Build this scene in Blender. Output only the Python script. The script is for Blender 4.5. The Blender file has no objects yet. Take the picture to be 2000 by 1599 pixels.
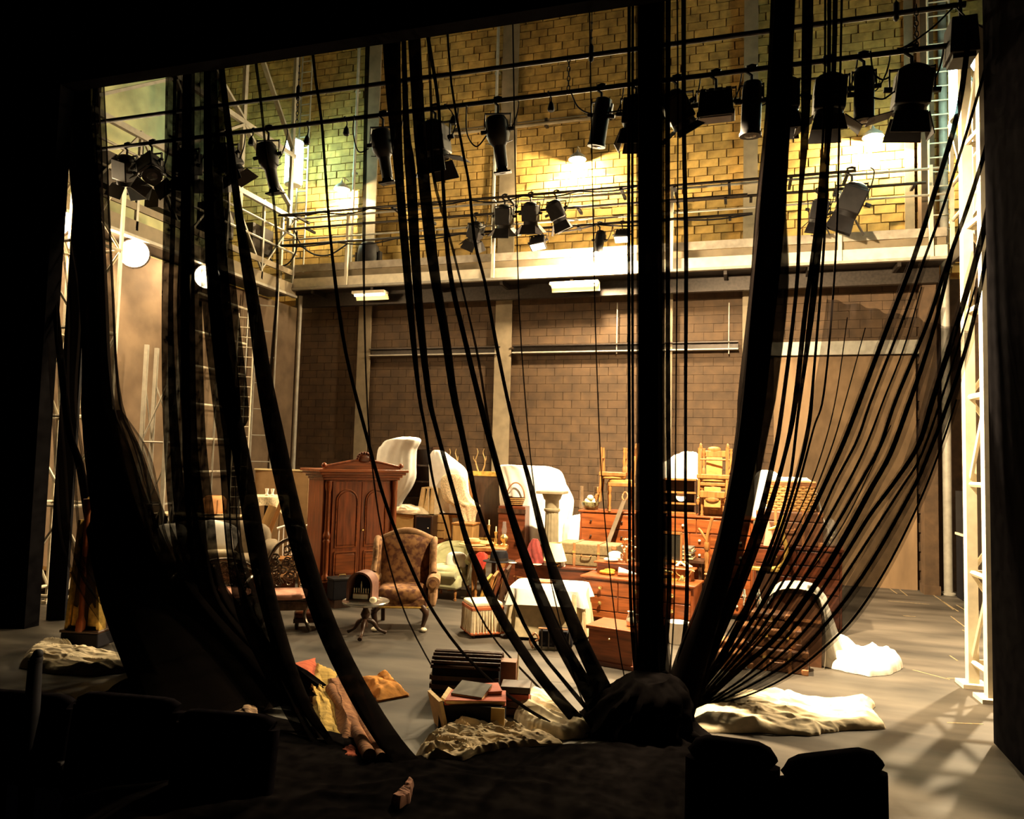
import bpy, math, random
from mathutils import Vector, Matrix, noise, Euler
random.seed(7)
PI = math.pi
S = bpy.context.scene
COL = S.collection
# ------------------------------------------------------------------ camera
H, FPX = 2.25, 1450.0
_th, _r, _p = math.radians(17.1), math.radians(1.48), math.atan(93 / FPX)
_R0 = Vector((math.cos(_th), math.sin(_th), 0)); _F0 = Vector((-math.sin(_th), math.cos(_th), 0)); _U0 = Vector((0, 0, 1))
FW = _F0 * math.cos(_p) + _U0 * math.sin(_p)
_U = _U0 * math.cos(_p) - _F0 * math.sin(_p)
RT = _R0 * math.cos(_r) + _U * math.sin(_r)
UPV = _U * math.cos(_r) - _R0 * math.sin(_r)
CAM = Vector((0, 0, H))
cd = bpy.data.cameras.new('camera'); co = bpy.data.objects.new('camera', cd); COL.objects.link(co)
cd.sensor_width = 36; cd.lens = 36 * FPX / 2000; cd.clip_end = 100; cd.clip_start = .05
m = Matrix((RT, UPV, -FW)).transposed().to_4x4(); m.translation = CAM
co.matrix_world = m
S.camera = co
# ------------------------------------------------------------------ world, view and large lights
w = bpy.data.worlds.new('world'); S.world = w; w.use_nodes = True
w.node_tree.nodes['Background'].inputs[0].default_value = (.35, .3, .4, 1)
w.node_tree.nodes['Background'].inputs[1].default_value = .0008
S.view_settings.view_transform = 'Standard'; S.view_settings.look = 'None'
S.view_settings.gamma = 1; S.view_settings.use_curve_mapping = False
S.view_settings.exposure = 0.0
S.cycles.use_denoising = True
S.cycles.transparent_max_bounces = 24
S.cycles.max_bounces = 6
S.cycles.sample_clamp_indirect = 4
WARM = (1, .70, .36); TUNG = (1, .76, .45); COOL = (.62, .95, .85)
def light(kind, name, loc, power, col, target=None, size=.3, angle=60, blend=.4):
    d = bpy.data.lights.new(name, kind); o = bpy.data.objects.new(name, d); COL.objects.link(o)
    d.energy = power; d.color = col; o.location = loc
    if kind == 'SPOT':
        d.spot_size = math.radians(angle); d.spot_blend = blend; d.shadow_soft_size = size
    elif kind == 'POINT':
        d.shadow_soft_size = size
    else:
        d.shape = 'RECTANGLE'; d.size = size if not isinstance(size, tuple) else size[0]; d.size_y = size if not isinstance(size, tuple) else size[1]
    if target is not None:
        o.rotation_euler = (Vector(target) - Vector(loc)).to_track_quat('-Z', 'Y').to_euler()
    return o
# a flood in the wing beyond the picture's edge: it throws the lattice tower's shadow down the stage floor
light('SPOT', 'wing_flood_right_offscreen', (4.75, 13.2, 5.45), 6000, TUNG, (.4, 8.6, 0), .1, 84, .9)
# ------------------------------------------------------------------ pixel helpers (2000 x 1599 frame)
def ray(x, y): return FW * FPX + RT * (x - 1000) + UPV * (799.5 - y)
def P(x, y, Y): d = ray(x, y); return CAM + d * (Y / d.y)
def PX(x, y, X): d = ray(x, y); return CAM + d * (X / d.x)
def FL(x, y, z=0): d = ray(x, y); return CAM + d * ((z - H) / d.z)
# ------------------------------------------------------------------ materials
MATS = {}
def mat(name, col, rough=.6, metal=0, var=.25, scale=6, stretch=(1, 1, 1), bump=0, col2=None, rand=0, spec=.4, alpha=1, emit=None, sheen=0, island=0, sharp=.18):
    if name in MATS: return MATS[name]
    mt = bpy.data.materials.new(name); mt.use_nodes = True; nt = mt.node_tree; N = nt.nodes; L = nt.links
    b = N['Principled BSDF']; b.inputs['Roughness'].default_value = rough; b.inputs['Metallic'].default_value = metal
    b.inputs['Specular IOR Level'].default_value = spec
    if sheen: b.inputs['Sheen Weight'].default_value = sheen
    tc = N.new('ShaderNodeTexCoord'); mp = N.new('ShaderNodeMapping'); mp.inputs['Scale'].default_value = stretch
    L.new(tc.outputs['Object'], mp.inputs[0])
    nz = N.new('ShaderNodeTexNoise'); nz.inputs['Scale'].default_value = scale; nz.inputs['Detail'].default_value = 5
    L.new(mp.outputs[0], nz.inputs['Vector'])
    rp = N.new('ShaderNodeValToRGB'); rp.color_ramp.elements[0].position = .5 - sharp; rp.color_ramp.elements[1].position = .5 + sharp
    c2 = col2 or tuple(min(1, c * (1 + var)) for c in col); c1 = tuple(c * (1 - var) for c in col)
    rp.color_ramp.elements[0].color = (*c1, 1); rp.color_ramp.elements[1].color = (*c2, 1)
    L.new(nz.outputs[0], rp.inputs[0]); out = rp.outputs[0]
    if rand or island:
        oi = N.new('ShaderNodeObjectInfo'); ge = N.new('ShaderNodeNewGeometry')
        ad = N.new('ShaderNodeMath'); ad.operation = 'ADD'; L.new(oi.outputs['Random'], ad.inputs[0]); L.new(ge.outputs['Random Per Island'], ad.inputs[1])
        fr = N.new('ShaderNodeMath'); fr.operation = 'FRACT'; L.new(ad.outputs[0], fr.inputs[0])
        mr = N.new('ShaderNodeMapRange'); mr.inputs['To Min'].default_value = 1 - rand; mr.inputs['To Max'].default_value = 1 + rand * .8
        L.new(fr.outputs[0], mr.inputs['Value'])
        hs = N.new('ShaderNodeHueSaturation'); L.new(mr.outputs[0], hs.inputs['Value']); L.new(out, hs.inputs['Color']); out = hs.outputs[0]
    L.new(out, b.inputs['Base Color'])
    if bump:
        bp = N.new('ShaderNodeBump'); bp.inputs['Strength'].default_value = bump; bp.inputs['Distance'].default_value = .02
        L.new(nz.outputs[0], bp.inputs['Height']); L.new(bp.outputs[0], b.inputs['Normal'])
    if emit:
        b.inputs['Emission Color'].default_value = (*emit[0], 1); b.inputs['Emission Strength'].default_value = emit[1]
    if alpha < 1:
        b.inputs['Alpha'].default_value = alpha
    MATS[name] = mt
    return mt
def gauze(name, dens):
    if name in MATS: return MATS[name]
    mt = bpy.data.materials.new(name); mt.use_nodes = True; nt = mt.node_tree; N = nt.nodes; L = nt.links
    N.remove(N['Principled BSDF'])
    tr = N.new('ShaderNodeBsdfTransparent'); df = N.new('ShaderNodeBsdfDiffuse'); df.inputs[0].default_value = (.006, .0045, .004, 1)
    tc = N.new('ShaderNodeTexCoord'); nz = N.new('ShaderNodeTexNoise'); nz.inputs['Scale'].default_value = 9; nz.inputs['Detail'].default_value = 3
    L.new(tc.outputs['Object'], nz.inputs['Vector'])
    mr = N.new('ShaderNodeMapRange'); mr.inputs['From Min'].default_value = .3; mr.inputs['From Max'].default_value = .7
    mr.inputs['To Min'].default_value = max(0, dens - .06); mr.inputs['To Max'].default_value = min(1, dens + .05)
    L.new(nz.outputs[0], mr.inputs['Value'])
    mx = N.new('ShaderNodeMixShader'); L.new(mr.outputs[0], mx.inputs[0]); L.new(tr.outputs[0], mx.inputs[1]); L.new(df.outputs[0], mx.inputs[2])
    L.new(mx.outputs[0], N['Material Output'].inputs[0]); MATS[name] = mt
    return mt
def glow(name, col, s): return mat(name, col, .5, emit=(col, s))
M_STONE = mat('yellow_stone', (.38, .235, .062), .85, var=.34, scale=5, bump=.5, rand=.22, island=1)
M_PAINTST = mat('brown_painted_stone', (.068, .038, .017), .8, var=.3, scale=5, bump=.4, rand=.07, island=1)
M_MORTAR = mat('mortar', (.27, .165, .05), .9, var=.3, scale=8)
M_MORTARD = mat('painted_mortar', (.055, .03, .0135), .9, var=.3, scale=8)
M_PLASTER = mat('brown_plaster', (.17, .112, .066), .8, var=.2, scale=3, bump=.1)
M_FLOOR = mat('stage_floor_paint', (.056, .047, .037), .55, var=.6, scale=1.5, stretch=(.5, 1.6, 1), bump=.08, spec=.25)
M_BLACK = mat('black_paint', (.006, .005, .007), .7, var=.3, scale=8, spec=.15)
M_VOID = mat('black_velour', (.005, .0045, .005), 1, var=.3, scale=8, spec=0)
M_BLACKMET = mat('black_metal', (.012, .010, .010), .6, 0, var=.3, scale=12, spec=.2)
M_CAST = mat('worn_cast_iron', (.11, .085, .06), .35, .6, var=.4, scale=25)
M_IRON = mat('dark_iron', (.03, .022, .016), .45, .5, var=.3, scale=20)
M_STEEL = mat('grey_painted_steel', (.36, .33, .27), .5, .1, var=.15, scale=8)
M_WHITEST = mat('cream_painted_steel', (.74, .66, .50), .5, .05, var=.12, scale=8)
M_COLUMN = mat('buff_painted_column', (.20, .155, .095), .7, var=.2, scale=4)
M_MAHOG = mat('mahogany', (.19, .045, .010), .35, var=.45, scale=4, stretch=(6, 6, .7), bump=.04)
M_MAHOGX = mat('mahogany_cross_grain', (.21, .055, .013), .35, var=.45, scale=4, stretch=(.7, 6, 6), bump=.04)
M_MAHOGD = mat('dark_mahogany', (.10, .026, .010), .3, var=.45, scale=4, stretch=(.7, 6, 6))
M_OAK = mat('golden_oak', (.27, .115, .03), .45, var=.35, scale=4, stretch=(6, 6, .7), bump=.05)
M_PINE = mat('pale_pine', (.40, .225, .075), .55, var=.25, scale=4, stretch=(6, 6, .7))
M_DARKW = mat('dark_wood', (.045, .02, .010), .4, var=.4, scale=5, stretch=(4, 4, .8))
M_CLOTH = mat('white_cotton', (.86, .83, .76), .9, var=.06, scale=9, bump=.15)
M_CREAMC = mat('cream_cotton', (.74, .62, .42), .9, var=.15, scale=14, bump=.2)
M_LACE = mat('ivory_lace', (.72, .58, .36), .9, var=.35, scale=45, bump=.3)
M_GREENUP = mat('pale_green_velvet', (.48, .47, .26), .8, var=.15, scale=8, sheen=.3)
M_TAPES = mat('floral_tapestry', (.105, .036, .015), .85, var=.1, scale=13, col2=(.27, .13, .045), bump=.2, sharp=.09)
M_TAPESL = mat('worn_tapestry_edge', (.22, .115, .05), .85, var=.3, scale=14, col2=(.36, .2, .09))
M_SAW = mat('dull_saw_steel', (.16, .12, .08), .5, .5)
M_GOLD = mat('gilt', (.62, .40, .10), .35, .6, var=.3, scale=20, bump=.15)
M_BRASS = mat('brass', (.80, .58, .22), .25, .9, var=.15, scale=20)
M_SILVER = mat('silver', (.72, .70, .62), .22, .9, var=.1, scale=10)
M_IVORY = mat('ivory_knob', (.8, .72, .52), .3, var=.05)
M_CARD = mat('cardboard', (.42, .27, .09), .85, var=.15, scale=6)
M_WICK = mat('wicker', (.42, .22, .07), .6, var=.35, scale=40)
M_TRUNKG = mat('olive_canvas', (.17, .125, .06), .8, var=.2, scale=30, bump=.15)
M_TRUNKB = mat('brown_leather', (.13, .055, .025), .5, var=.35, scale=9, bump=.1)
M_LEATH = mat('tan_leather', (.30, .13, .05), .5, var=.3, scale=9)
M_RED = mat('red_cloth', (.60, .06, .035), .8, var=.3, scale=9, bump=.2)
M_REDBK = mat('red_bookcloth', (.40, .075, .035), .7, var=.2, scale=14)
M_GREYBK = mat('grey_bookcloth', (.13, .12, .10), .8, var=.15, scale=14)
M_PAPER = mat('aged_paper', (.66, .48, .24), .8, var=.12, scale=14)
M_RUGR = mat('red_orange_rug', (.40, .055, .02), .95, var=.3, scale=10, stretch=(1, 5, 1), col2=(.5, .11, .04), bump=.3)
M_RUGY = mat('yellow_rug', (.40, .26, .055), .95, var=.3, scale=10, stretch=(1, 5, 1), bump=.3)
M_RUGB = mat('brown_red_rug', (.24, .075, .027), .95, var=.5, scale=12, stretch=(1, 5, 1), col2=(.32, .14, .05), bump=.3)
M_RUGO = mat('orange_rug', (.5, .21, .035), .95, var=.3, scale=12, bump=.3)
M_PINK = mat('pink_upholstery', (.62, .30, .20), .7, var=.12, scale=14)
M_GREYUP = mat('grey_upholstery', (.22, .17, .11), .85, var=.2, scale=12)
M_GLASS = mat('dusty_glass', (.5, .5, .48), .15, var=.05, alpha=.16)
M_SHADE = mat('cream_lampshade', (.80, .66, .36), .8, var=.08)
M_AMBER = mat('amber_lampshade', (.62, .28, .10), .7, var=.15)
M_ROPE = mat('sisal', (.50, .33, .14), .9, var=.25, scale=30)
M_MIRROR = mat('old_mirror', (.45, .40, .30), .08, .95, var=.15, scale=4)
M_SEAT = mat('black_seat_plush', (.006, .005, .006), 1, var=.3, scale=20, spec=0)
G_THICK = gauze('black_gauze_dense', .95)
G_MID = gauze('black_gauze_folded', .80)
G_THIN = gauze('black_gauze_single', .6)
M_GAUZEPOOL = mat('black_gauze_heap', (.006, .005, .005), 1, var=.4, scale=10, spec=0)
# ------------------------------------------------------------------ mesh builder
class MB:
    def __init__(s, M=None): s.v = []; s.f = []; s.sm = []; s.M = M
    def add(s, vs, fs, sm=False):
        o = len(s.v)
        for q in vs:
            q = Vector(q)
            s.v.append(tuple(s.M @ q) if s.M is not None else tuple(q))
        for q in fs: s.f.append(tuple(i + o for i in q)); s.sm.append(sm)
        return s
    def box(s, c, d, rz=0, rx=0, ry=0, tx=1, ty=1):
        R = Euler((rx, ry, rz)).to_matrix(); c = Vector(c); vs = []
        for k in (-1, 1):
            fx, fy = (tx, ty) if k > 0 else (1, 1)
            for i, j in ((-1, -1), (1, -1), (1, 1), (-1, 1)):
                vs.append(c + R @ Vector((i * d[0] / 2 * fx, j * d[1] / 2 * fy, k * d[2] / 2)))
        return s.add(vs, [(3, 2, 1, 0), (4, 5, 6, 7), (0, 1, 5, 4), (1, 2, 6, 5), (2, 3, 7, 6), (3, 0, 4, 7)])
    def bar(s, p, q, w, h=None):
        p = Vector(p); q = Vector(q); d = q - p; h = h or w
        R = d.to_track_quat('Z', 'Y').to_matrix(); L = d.length; vs = []
        for k in (0, 1):
            for i, j in ((-1, -1), (1, -1), (1, 1), (-1, 1)):
                vs.append(p + R @ Vector((i * w / 2, j * h / 2, k * L)))
        return s.add(vs, [(3, 2, 1, 0), (4, 5, 6, 7), (0, 1, 5, 4), (1, 2, 6, 5), (2, 3, 7, 6), (3, 0, 4, 7)])
    def cyl(s, p, q, r, r2=None, n=12):
        p = Vector(p); q = Vector(q); d = q - p; r2 = r if r2 is None else r2
        R = d.to_track_quat('Z', 'Y').to_matrix(); vs = []
        for k, rr in ((0, r), (1, r2)):
            for i in range(n):
                a = 2 * PI * i / n; vs.append(p + R @ Vector((math.cos(a) * rr, math.sin(a) * rr, k * d.length)))
        s.add(vs, [(i, (i + 1) % n, n + (i + 1) % n, n + i) for i in range(n)], True)
        o = len(s.v) - 2 * n
        s.f.append(tuple(o + n - 1 - i for i in range(n))); s.f.append(tuple(o + n + i for i in range(n))); s.sm += [False, False]
        return s
    def lathe(s, prof, c=(0, 0, 0), n=20, sx=1, sy=1):
        vs = []
        for r, z in prof:
            for i in range(n):
                a = 2 * PI * i / n; vs.append((c[0] + math.cos(a) * r * sx, c[1] + math.sin(a) * r * sy, c[2] + z))
        m = len(prof)
        fs = [(j * n + i, j * n + (i + 1) % n, (j + 1) * n + (i + 1) % n, (j + 1) * n + i) for j in range(m - 1) for i in range(n)]
        s.add(vs, fs, True); o = len(s.v) - m * n
        s.f.append(tuple(o + n - 1 - i for i in range(n))); s.f.append(tuple(o + (m - 1) * n + i for i in range(n))); s.sm += [False, False]
        return s
    def tube(s, pts, r, n=8, smooth=True):
        pts = [Vector(p) for p in pts]; m = len(pts); vs = []; up = Vector((.13, .31, .94)).normalized()
        for k in range(m):
            t = (pts[min(k + 1, m - 1)] - pts[max(k - 1, 0)]).normalized()
            a = t.cross(up)
            if a.length < 1e-3: a = t.cross(Vector((1, 0, 0)))
            a.normalize(); b = t.cross(a); rr = r[k] if isinstance(r, (list, tuple)) else r
            for i in range(n):
                g = 2 * PI * i / n; vs.append(pts[k] + (a * math.cos(g) + b * math.sin(g)) * rr)
        s.add(vs, [(j * n + i, j * n + (i + 1) % n, (j + 1) * n + (i + 1) % n, (j + 1) * n + i) for j in range(m - 1) for i in range(n)], smooth)
        o = len(s.v) - m * n
        s.f.append(tuple(o + n - 1 - i for i in range(n))); s.f.append(tuple(o + (m - 1) * n + i for i in range(n))); s.sm += [False, False]
        return s
    def prism(s, poly, y0, y1):     # poly in local xz, extruded along y
        n = len(poly); vs = [(x, y0, z) for x, z in poly] + [(x, y1, z) for x, z in poly]
        return s.add(vs, [tuple(range(n)), tuple(range(2 * n - 1, n - 1, -1))] + [(i, n + i, n + (i + 1) % n, (i + 1) % n) for i in range(n)])
    def grid(s, fn, nu, nv, cu=False, sm=True):
        vs = [fn(i / (nu if cu else nu - 1), j / (nv - 1)) for j in range(nv) for i in range(nu)]
        fs = []
        for j in range(nv - 1):
            for i in range(nu if cu else nu - 1):
                fs.append((j * nu + i, j * nu + (i + 1) % nu, (j + 1) * nu + (i + 1) % nu, (j + 1) * nu + i))
        return s.add(vs, fs, sm)
    def pad(s, c, d, p=4, n=20, m=12, rz=0, rx=0, ry=0):   # cushion: superellipsoid
        R = Euler((rx, ry, rz)).to_matrix(); c = Vector(c); e = 2 / p
        sg = lambda q: math.copysign(abs(q) ** e, q)
        def fn(u, v):
            a = 2 * PI * u; b = -PI / 2 + PI * v
            return c + R @ Vector((d[0] / 2 * sg(math.cos(a)) * abs(math.cos(b)) ** e, d[1] / 2 * sg(math.sin(a)) * abs(math.cos(b)) ** e, d[2] / 2 * sg(math.sin(b))))
        return s.grid(fn, n, m, True)
    def mesh(s, name, mt):
        me = bpy.data.meshes.new(name); me.from_pydata(s.v, [], s.f); me.materials.append(mt)
        me.polygons.foreach_set('use_smooth', s.sm)
        me.update(); me.set_sharp_from_angle(angle=math.radians(50))
        return me
    def build(s, name, mt, parent=None, bev=0, loc=None, kind=None):
        o = bpy.data.objects.new(name, s.mesh(name, mt)); COL.objects.link(o)
        if parent is not None: o.parent = parent
        if loc is not None: o.location = loc
        if bev:
            b = o.modifiers.new('bevel', 'BEVEL'); b.width = bev; b.segments = 2; b.limit_method = 'ANGLE'; b.angle_limit = math.radians(40)
        if kind: o['kind'] = kind
        return o
def tag(o, label, cat, group=None, kind=None):
    if label: o['label'] = label
    if cat: o['category'] = cat
    if group: o['group'] = group
    if kind: o['kind'] = kind
    return o
def thing(name, label, cat, loc=(0, 0, 0), rz=0, group=None):
    o = bpy.data.objects.new(name, None); COL.objects.link(o); o.location = loc; o.rotation_euler = (0, 0, math.radians(rz)); o.empty_display_size = .1
    return tag(o, label, cat, group)
def copy_tree(o, parent=None):
    c = o.copy(); COL.objects.link(c)
    if parent is not None: c.parent = parent
    for ch in list(o.children): copy_tree(ch, c)
    return c
def crom(pts, n):
    pts = [Vector(p) for p in pts]; out = []; m = len(pts) - 1
    for k in range(n):
        t = k / (n - 1) * m; i = min(int(t), m - 1); t -= i
        p0 = pts[max(i - 1, 0)]; p1 = pts[i]; p2 = pts[i + 1]; p3 = pts[min(i + 2, m)]
        out.append(.5 * ((2 * p1) + (p2 - p0) * t + (2 * p0 - 5 * p1 + 4 * p2 - p3) * t * t + (3 * p1 - p0 - 3 * p2 + p3) * t ** 3))
    return out
def fbm(p, o=4): return noise.fractal(p, 1.0, 2.0, o)
def drape(name, levels, Y, depth, mt, label=None, cat=None, parent=None, group=None, pleats=9, amp=.03, n=64, rings=26, seed=0, zfloor=None):
    """A cloth hanging over something: closed body lofted through (y, left, right) silhouettes at distance Y."""
    lv = crom([Vector((q[0], q[1], q[2])) for q in levels], rings)
    ring = []
    for q in lv:
        a = P(q.y, q.x, Y); b = P(q.z, q.x, Y); ring.append(((a.x + b.x) / 2, max((b.x - a.x) / 2, .004), (a.z + b.z) / 2))
    if zfloor is not None:
        zt, zb = ring[0][2], ring[-1][2]
        ring = [(x, r, zfloor + (z - zb) * (zt - zfloor) / (zt - zb)) for x, r, z in ring]
    mb = MB()
    def fn(u, v):
        x, r, z = ring[min(int(round(v * (rings - 1))), rings - 1)]
        a = 2 * PI * u
        k = 1 + amp / max(r, .08) * v ** .7 * (math.sin(a * pleats + seed + 1.5 * math.sin(v * 5 + seed)) + .6 * fbm(Vector((math.cos(a) * 3 + seed, math.sin(a) * 3, v * 3))))
        dp = depth / 2 * min(1, .35 + r * 2)
        return (x + r * math.cos(a) * k, Y + dp * math.sin(a) * k, z + .02 * fbm(Vector((a, v * 6, seed))) * (v > .02) * (v < .98))
    mb.grid(fn, n, rings, True)
    mb.f.append(tuple(range(n))); mb.sm.append(False)
    o = mb.build(name, mt, parent)
    return tag(o, label, cat, group) if label else o
def crumple(name, poly, zmax, mt, label, cat, seed=0, freq=3.2, ang=0, nr=64, na=210, z0=.004, stretch=2.2, group=None):
    pts = [FL(x, y, 0) for x, y in poly]; c = sum(pts, Vector()) / len(pts)
    def rad(a):
        best = 0; d = Vector((math.cos(a), math.sin(a)))
        for i in range(len(pts)):
            p = pts[i] - c; q = pts[(i + 1) % len(pts)] - c
            e = Vector((q.x - p.x, q.y - p.y)); den = d.x * e.y - d.y * e.x
            if abs(den) < 1e-9: continue
            t = (p.x * e.y - p.y * e.x) / den; u = (p.x * d.y - p.y * d.x) / den
            if t > 0 and -1e-6 <= u <= 1 + 1e-6: best = max(best, t)
        return best
    mb = MB(); ca, sa = math.cos(ang), math.sin(ang)
    def fn(u, v):
        a = 2 * PI * u; r = rad(a) * (1 + .05 * fbm(Vector((math.cos(a) * 4, math.sin(a) * 4, seed)))) * v
        x, y = r * math.cos(a), r * math.sin(a)
        X = (x * ca + y * sa) * freq / stretch; Z = (-x * sa + y * ca) * freq
        w1 = fbm(Vector((X * .8 + seed, Z * .5, 3))) * .8
        def rg(a_, b_, c_):
            d_ = noise.voronoi(Vector((a_, b_, c_)))[0]; return 1 - min(1, (d_[1] - d_[0]) * 1.6)
        rd = rg(X * .9 + w1, Z * 1.1 + w1, seed); r2 = rg(X * 1.3 - w1 * 1.2, Z * 2.0 + w1, seed + 9); r3 = rg(X * 2.2 + w1, Z * 3.6 - w1, seed + 3)
        big = .5 + .5 * noise.noise(Vector((x * 1.5, y * 1.5, seed + 4)))
        fall = min(1, (1 - v) * 6) ** .5 if v < 1 else 0
        h = zmax * fall * (.05 + .15 * big + (.2 + .65 * big) * (.6 * rd + .42 * r2 + .2 * r3))
        return (c.x + x, c.y + y, z0 + h)
    mb.grid(fn, na, nr, True)
    o = mb.build(name, mt); return tag(o, label, cat, group)
# ================================================================== the setting
BY = 15.5                                   # back wall plane
WL, WR = -13.0, 5.6                        # side walls
fl = MB().box((-3.7, 10.15, -.1), (19.0, 11.3, .2)).build('floor', M_FLOOR); tag(fl, 'worn grey-black painted stage floor', None, kind='structure')
MB().box((-2.4, 1.0, -.75), (16.2, 7.0, .3)).build('floor', M_BLACK, kind='structure')['label'] = 'dark auditorium floor before the stage'
M_TAPE = mat('worn_spike_mark', (.22, .16, .08), .8, var=.4, scale=30)
for (x0, y0, x1, y1) in ((1738, 1149, 1752, 1159), (1757, 1151, 1772, 1163), (1820, 1160, 1872, 1194), (1838, 1172, 1862, 1190), (1868, 1181, 1893, 1196),
                         (1857, 1203, 1895, 1232), (1735, 1173, 1815, 1180), (1764, 1202, 1788, 1204), (1783, 1308, 1855, 1327), (1850, 1324, 1895, 1326), (1850, 1411, 1920, 1414), (1880, 1230, 1898, 1240), (1855, 1280, 1870, 1290)):
    a, b = FL(x0, y0), FL(x1, y1); d_ = b - a; MB().box(((a.x + b.x) / 2, (a.y + b.y) / 2, .001), (d_.length, .018, .002), rz=math.atan2(d_.y, d_.x)).build('tape_mark', M_TAPE, fl)
ceil = MB().box((-3.7, 10.9, 13.3), (19.2, 10.2, .2)).build('ceiling', M_BLACK, kind='structure')
wb = MB().box(((WL + WR) / 2, BY + .25, 9.55), (WR - WL, .36, 7.5)).build('wall_back', M_MORTAR, kind='structure'); wb['label'] = 'yellow stone block upper back wall of the stage'
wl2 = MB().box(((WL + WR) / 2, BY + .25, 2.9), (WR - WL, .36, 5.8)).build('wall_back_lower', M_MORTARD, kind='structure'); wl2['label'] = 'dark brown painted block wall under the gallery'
wl = MB().box((WL - .15, 11.1, 6.5), (.3, 9.2, 13.4)).build('wall_left', M_PLASTER, kind='structure'); MB().box((-11.63, 11.1, 2.86), (2.66, 8.8, 5.72)).build('lower_facing', M_PLASTER, wl)
wlu = MB().box((WL + .02, 11.1, 9.6), (.06, 9.0, 7.2)).build('wall_side_upper', mat('yellow_rendered_wall', (.44, .35, .16), .85, var=.3, scale=1.5, bump=.2), kind='structure'); wlu['label'] = 'yellow upper side wall behind the roof steelwork'
wr = MB().box((WR + .15, 11.1, 6.5), (.3, 9.2, 13.4)).build('wall_right', M_MORTARD, kind='structure')
# stone blocks: the nearest 300 one by one, the others joined
BW, BH, JT = .39, .175, .012
cells = []
for j in range(0, 40):
    z = 5.9 + BH * (j + .5)
    for i in range(-1, 46):
        X = WL + BW * (i + .5 + (.5 if j % 2 else 0) + .18 * math.sin(j * 7.3))
        if WL + .1 < X < 4.2: cells.append((X, z))
cells.sort(key=lambda q: (Vector((q[0], BY, q[1])) - CAM).length + (2.2 if q[1] > 10.4 else 0))
proto = []
for k in range(4):
    rw = BW - JT - random.random() * .02; rh = BH - JT - random.random() * .012
    mb = MB(); mb.box((0, 0, 0), (rw, .07 + .012 * k, rh)); proto.append(mb.mesh('stone_block', M_STONE))
for X, z in cells[:300]:
    o = bpy.data.objects.new('stone_block', random.choice(proto)); COL.objects.link(o); o.parent = wb
    o.location = (X, BY + .055, z)
mb = MB()
for X, z in cells[300:]: mb.box((X, BY + .055, z), (BW - JT - random.random() * .02, .07 + .036 * random.random(), BH - JT - random.random() * .012))
o = mb.build('stone_block_field', M_STONE, wb, kind='stuff')
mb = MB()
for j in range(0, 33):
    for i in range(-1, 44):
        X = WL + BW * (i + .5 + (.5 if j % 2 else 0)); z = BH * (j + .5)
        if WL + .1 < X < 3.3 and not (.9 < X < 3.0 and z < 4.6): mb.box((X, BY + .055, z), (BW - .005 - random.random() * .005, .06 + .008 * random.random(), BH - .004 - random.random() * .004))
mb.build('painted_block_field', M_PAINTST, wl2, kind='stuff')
# dock door in the lower wall
M_DOCK = mat('brown_canvas_door', (.20, .125, .065), .85, var=.22, scale=2, stretch=(2, 1, .5))
a, b = P(1512, 612, BY - .06), P(1792, 1146, BY - .06)
dd = MB().box(((a.x + b.x) / 2, BY - .02, 2.18), (b.x - a.x, .1, 4.36)).build('door_1', M_DOCK, kind='structure'); dd['label'] = 'tall brown sliding dock door in the back wall'
MB().box(((a.x + b.x) / 2, BY - .1, 4.5), (b.x - a.x + .3, .16, .26)).build('door_track', M_STEEL, dd)
# columns standing against the back wall
for nm, px, py, wpx, z0, z1, mt, lab in (('stanchion', 722, 400, 26, 0, 12.9, M_COLUMN, 'buff steel stanchion on back wall near the ladder'), ('stanchion', 990, 400, 32, 0, 12.9, M_COLUMN, 'buff steel stanchion on the back wall beside the pendant lamp'),
                              ('stanchion', 1303, 900, 15, 0, 5.8, M_COLUMN, 'slim buff stanchion under the gallery behind the stacked chairs'), ('stanchion', 1466, 300, 24, 0, 12.9, M_COLUMN, 'buff steel stanchion on back wall behind the flood box'),
                              ('stanchion', 1776, 300, 14, 5.9, 12.9, M_COLUMN, 'thin dark conduit column on the upper back wall')):
    q = P(px, py, BY - .12); wd = wpx * q.length / FPX / 1.05
    t = thing(nm, lab, 'column', (q.x, BY - .12, z0))
    MB().box((0, 0, (z1 - z0) / 2), (wd, .03, z1 - z0)).build('front_flange', mt, t)
    MB().box((0, .09, (z1 - z0) / 2), (wd * .35, .15, z1 - z0)).build('web', mt, t)
    t['kind'] = 'structure'
for px0, px1, mt, lab in ((1802, 1829, M_PAINTST, 'boxed dark brown column at the stage corner'), (1842, 1860, M_STEEL, 'round grey steel column by the black cabinet')):
    a = P(px0, 1140, 15.2); b = P(px1, 1140, 15.2)
    mb = MB()
    if mt is M_STEEL: mb.cyl((0, 0, 0), (0, 0, 12.9), (b.x - a.x) / 2, n=20); mb.lathe([((b.x - a.x) * .8, 0), ((b.x - a.x) * .8, .03), ((b.x - a.x) * .5, .05)])
    else: mb.box((0, 0, 6.4), (b.x - a.x, .3, 12.8)); mb.box((0, -.01, .08), (b.x - a.x + .04, .34, .16))
    tag(mb.build('stage_column', mt, loc=((a.x + b.x) / 2, 15.15, 0)), lab, 'column', kind='structure')
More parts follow.
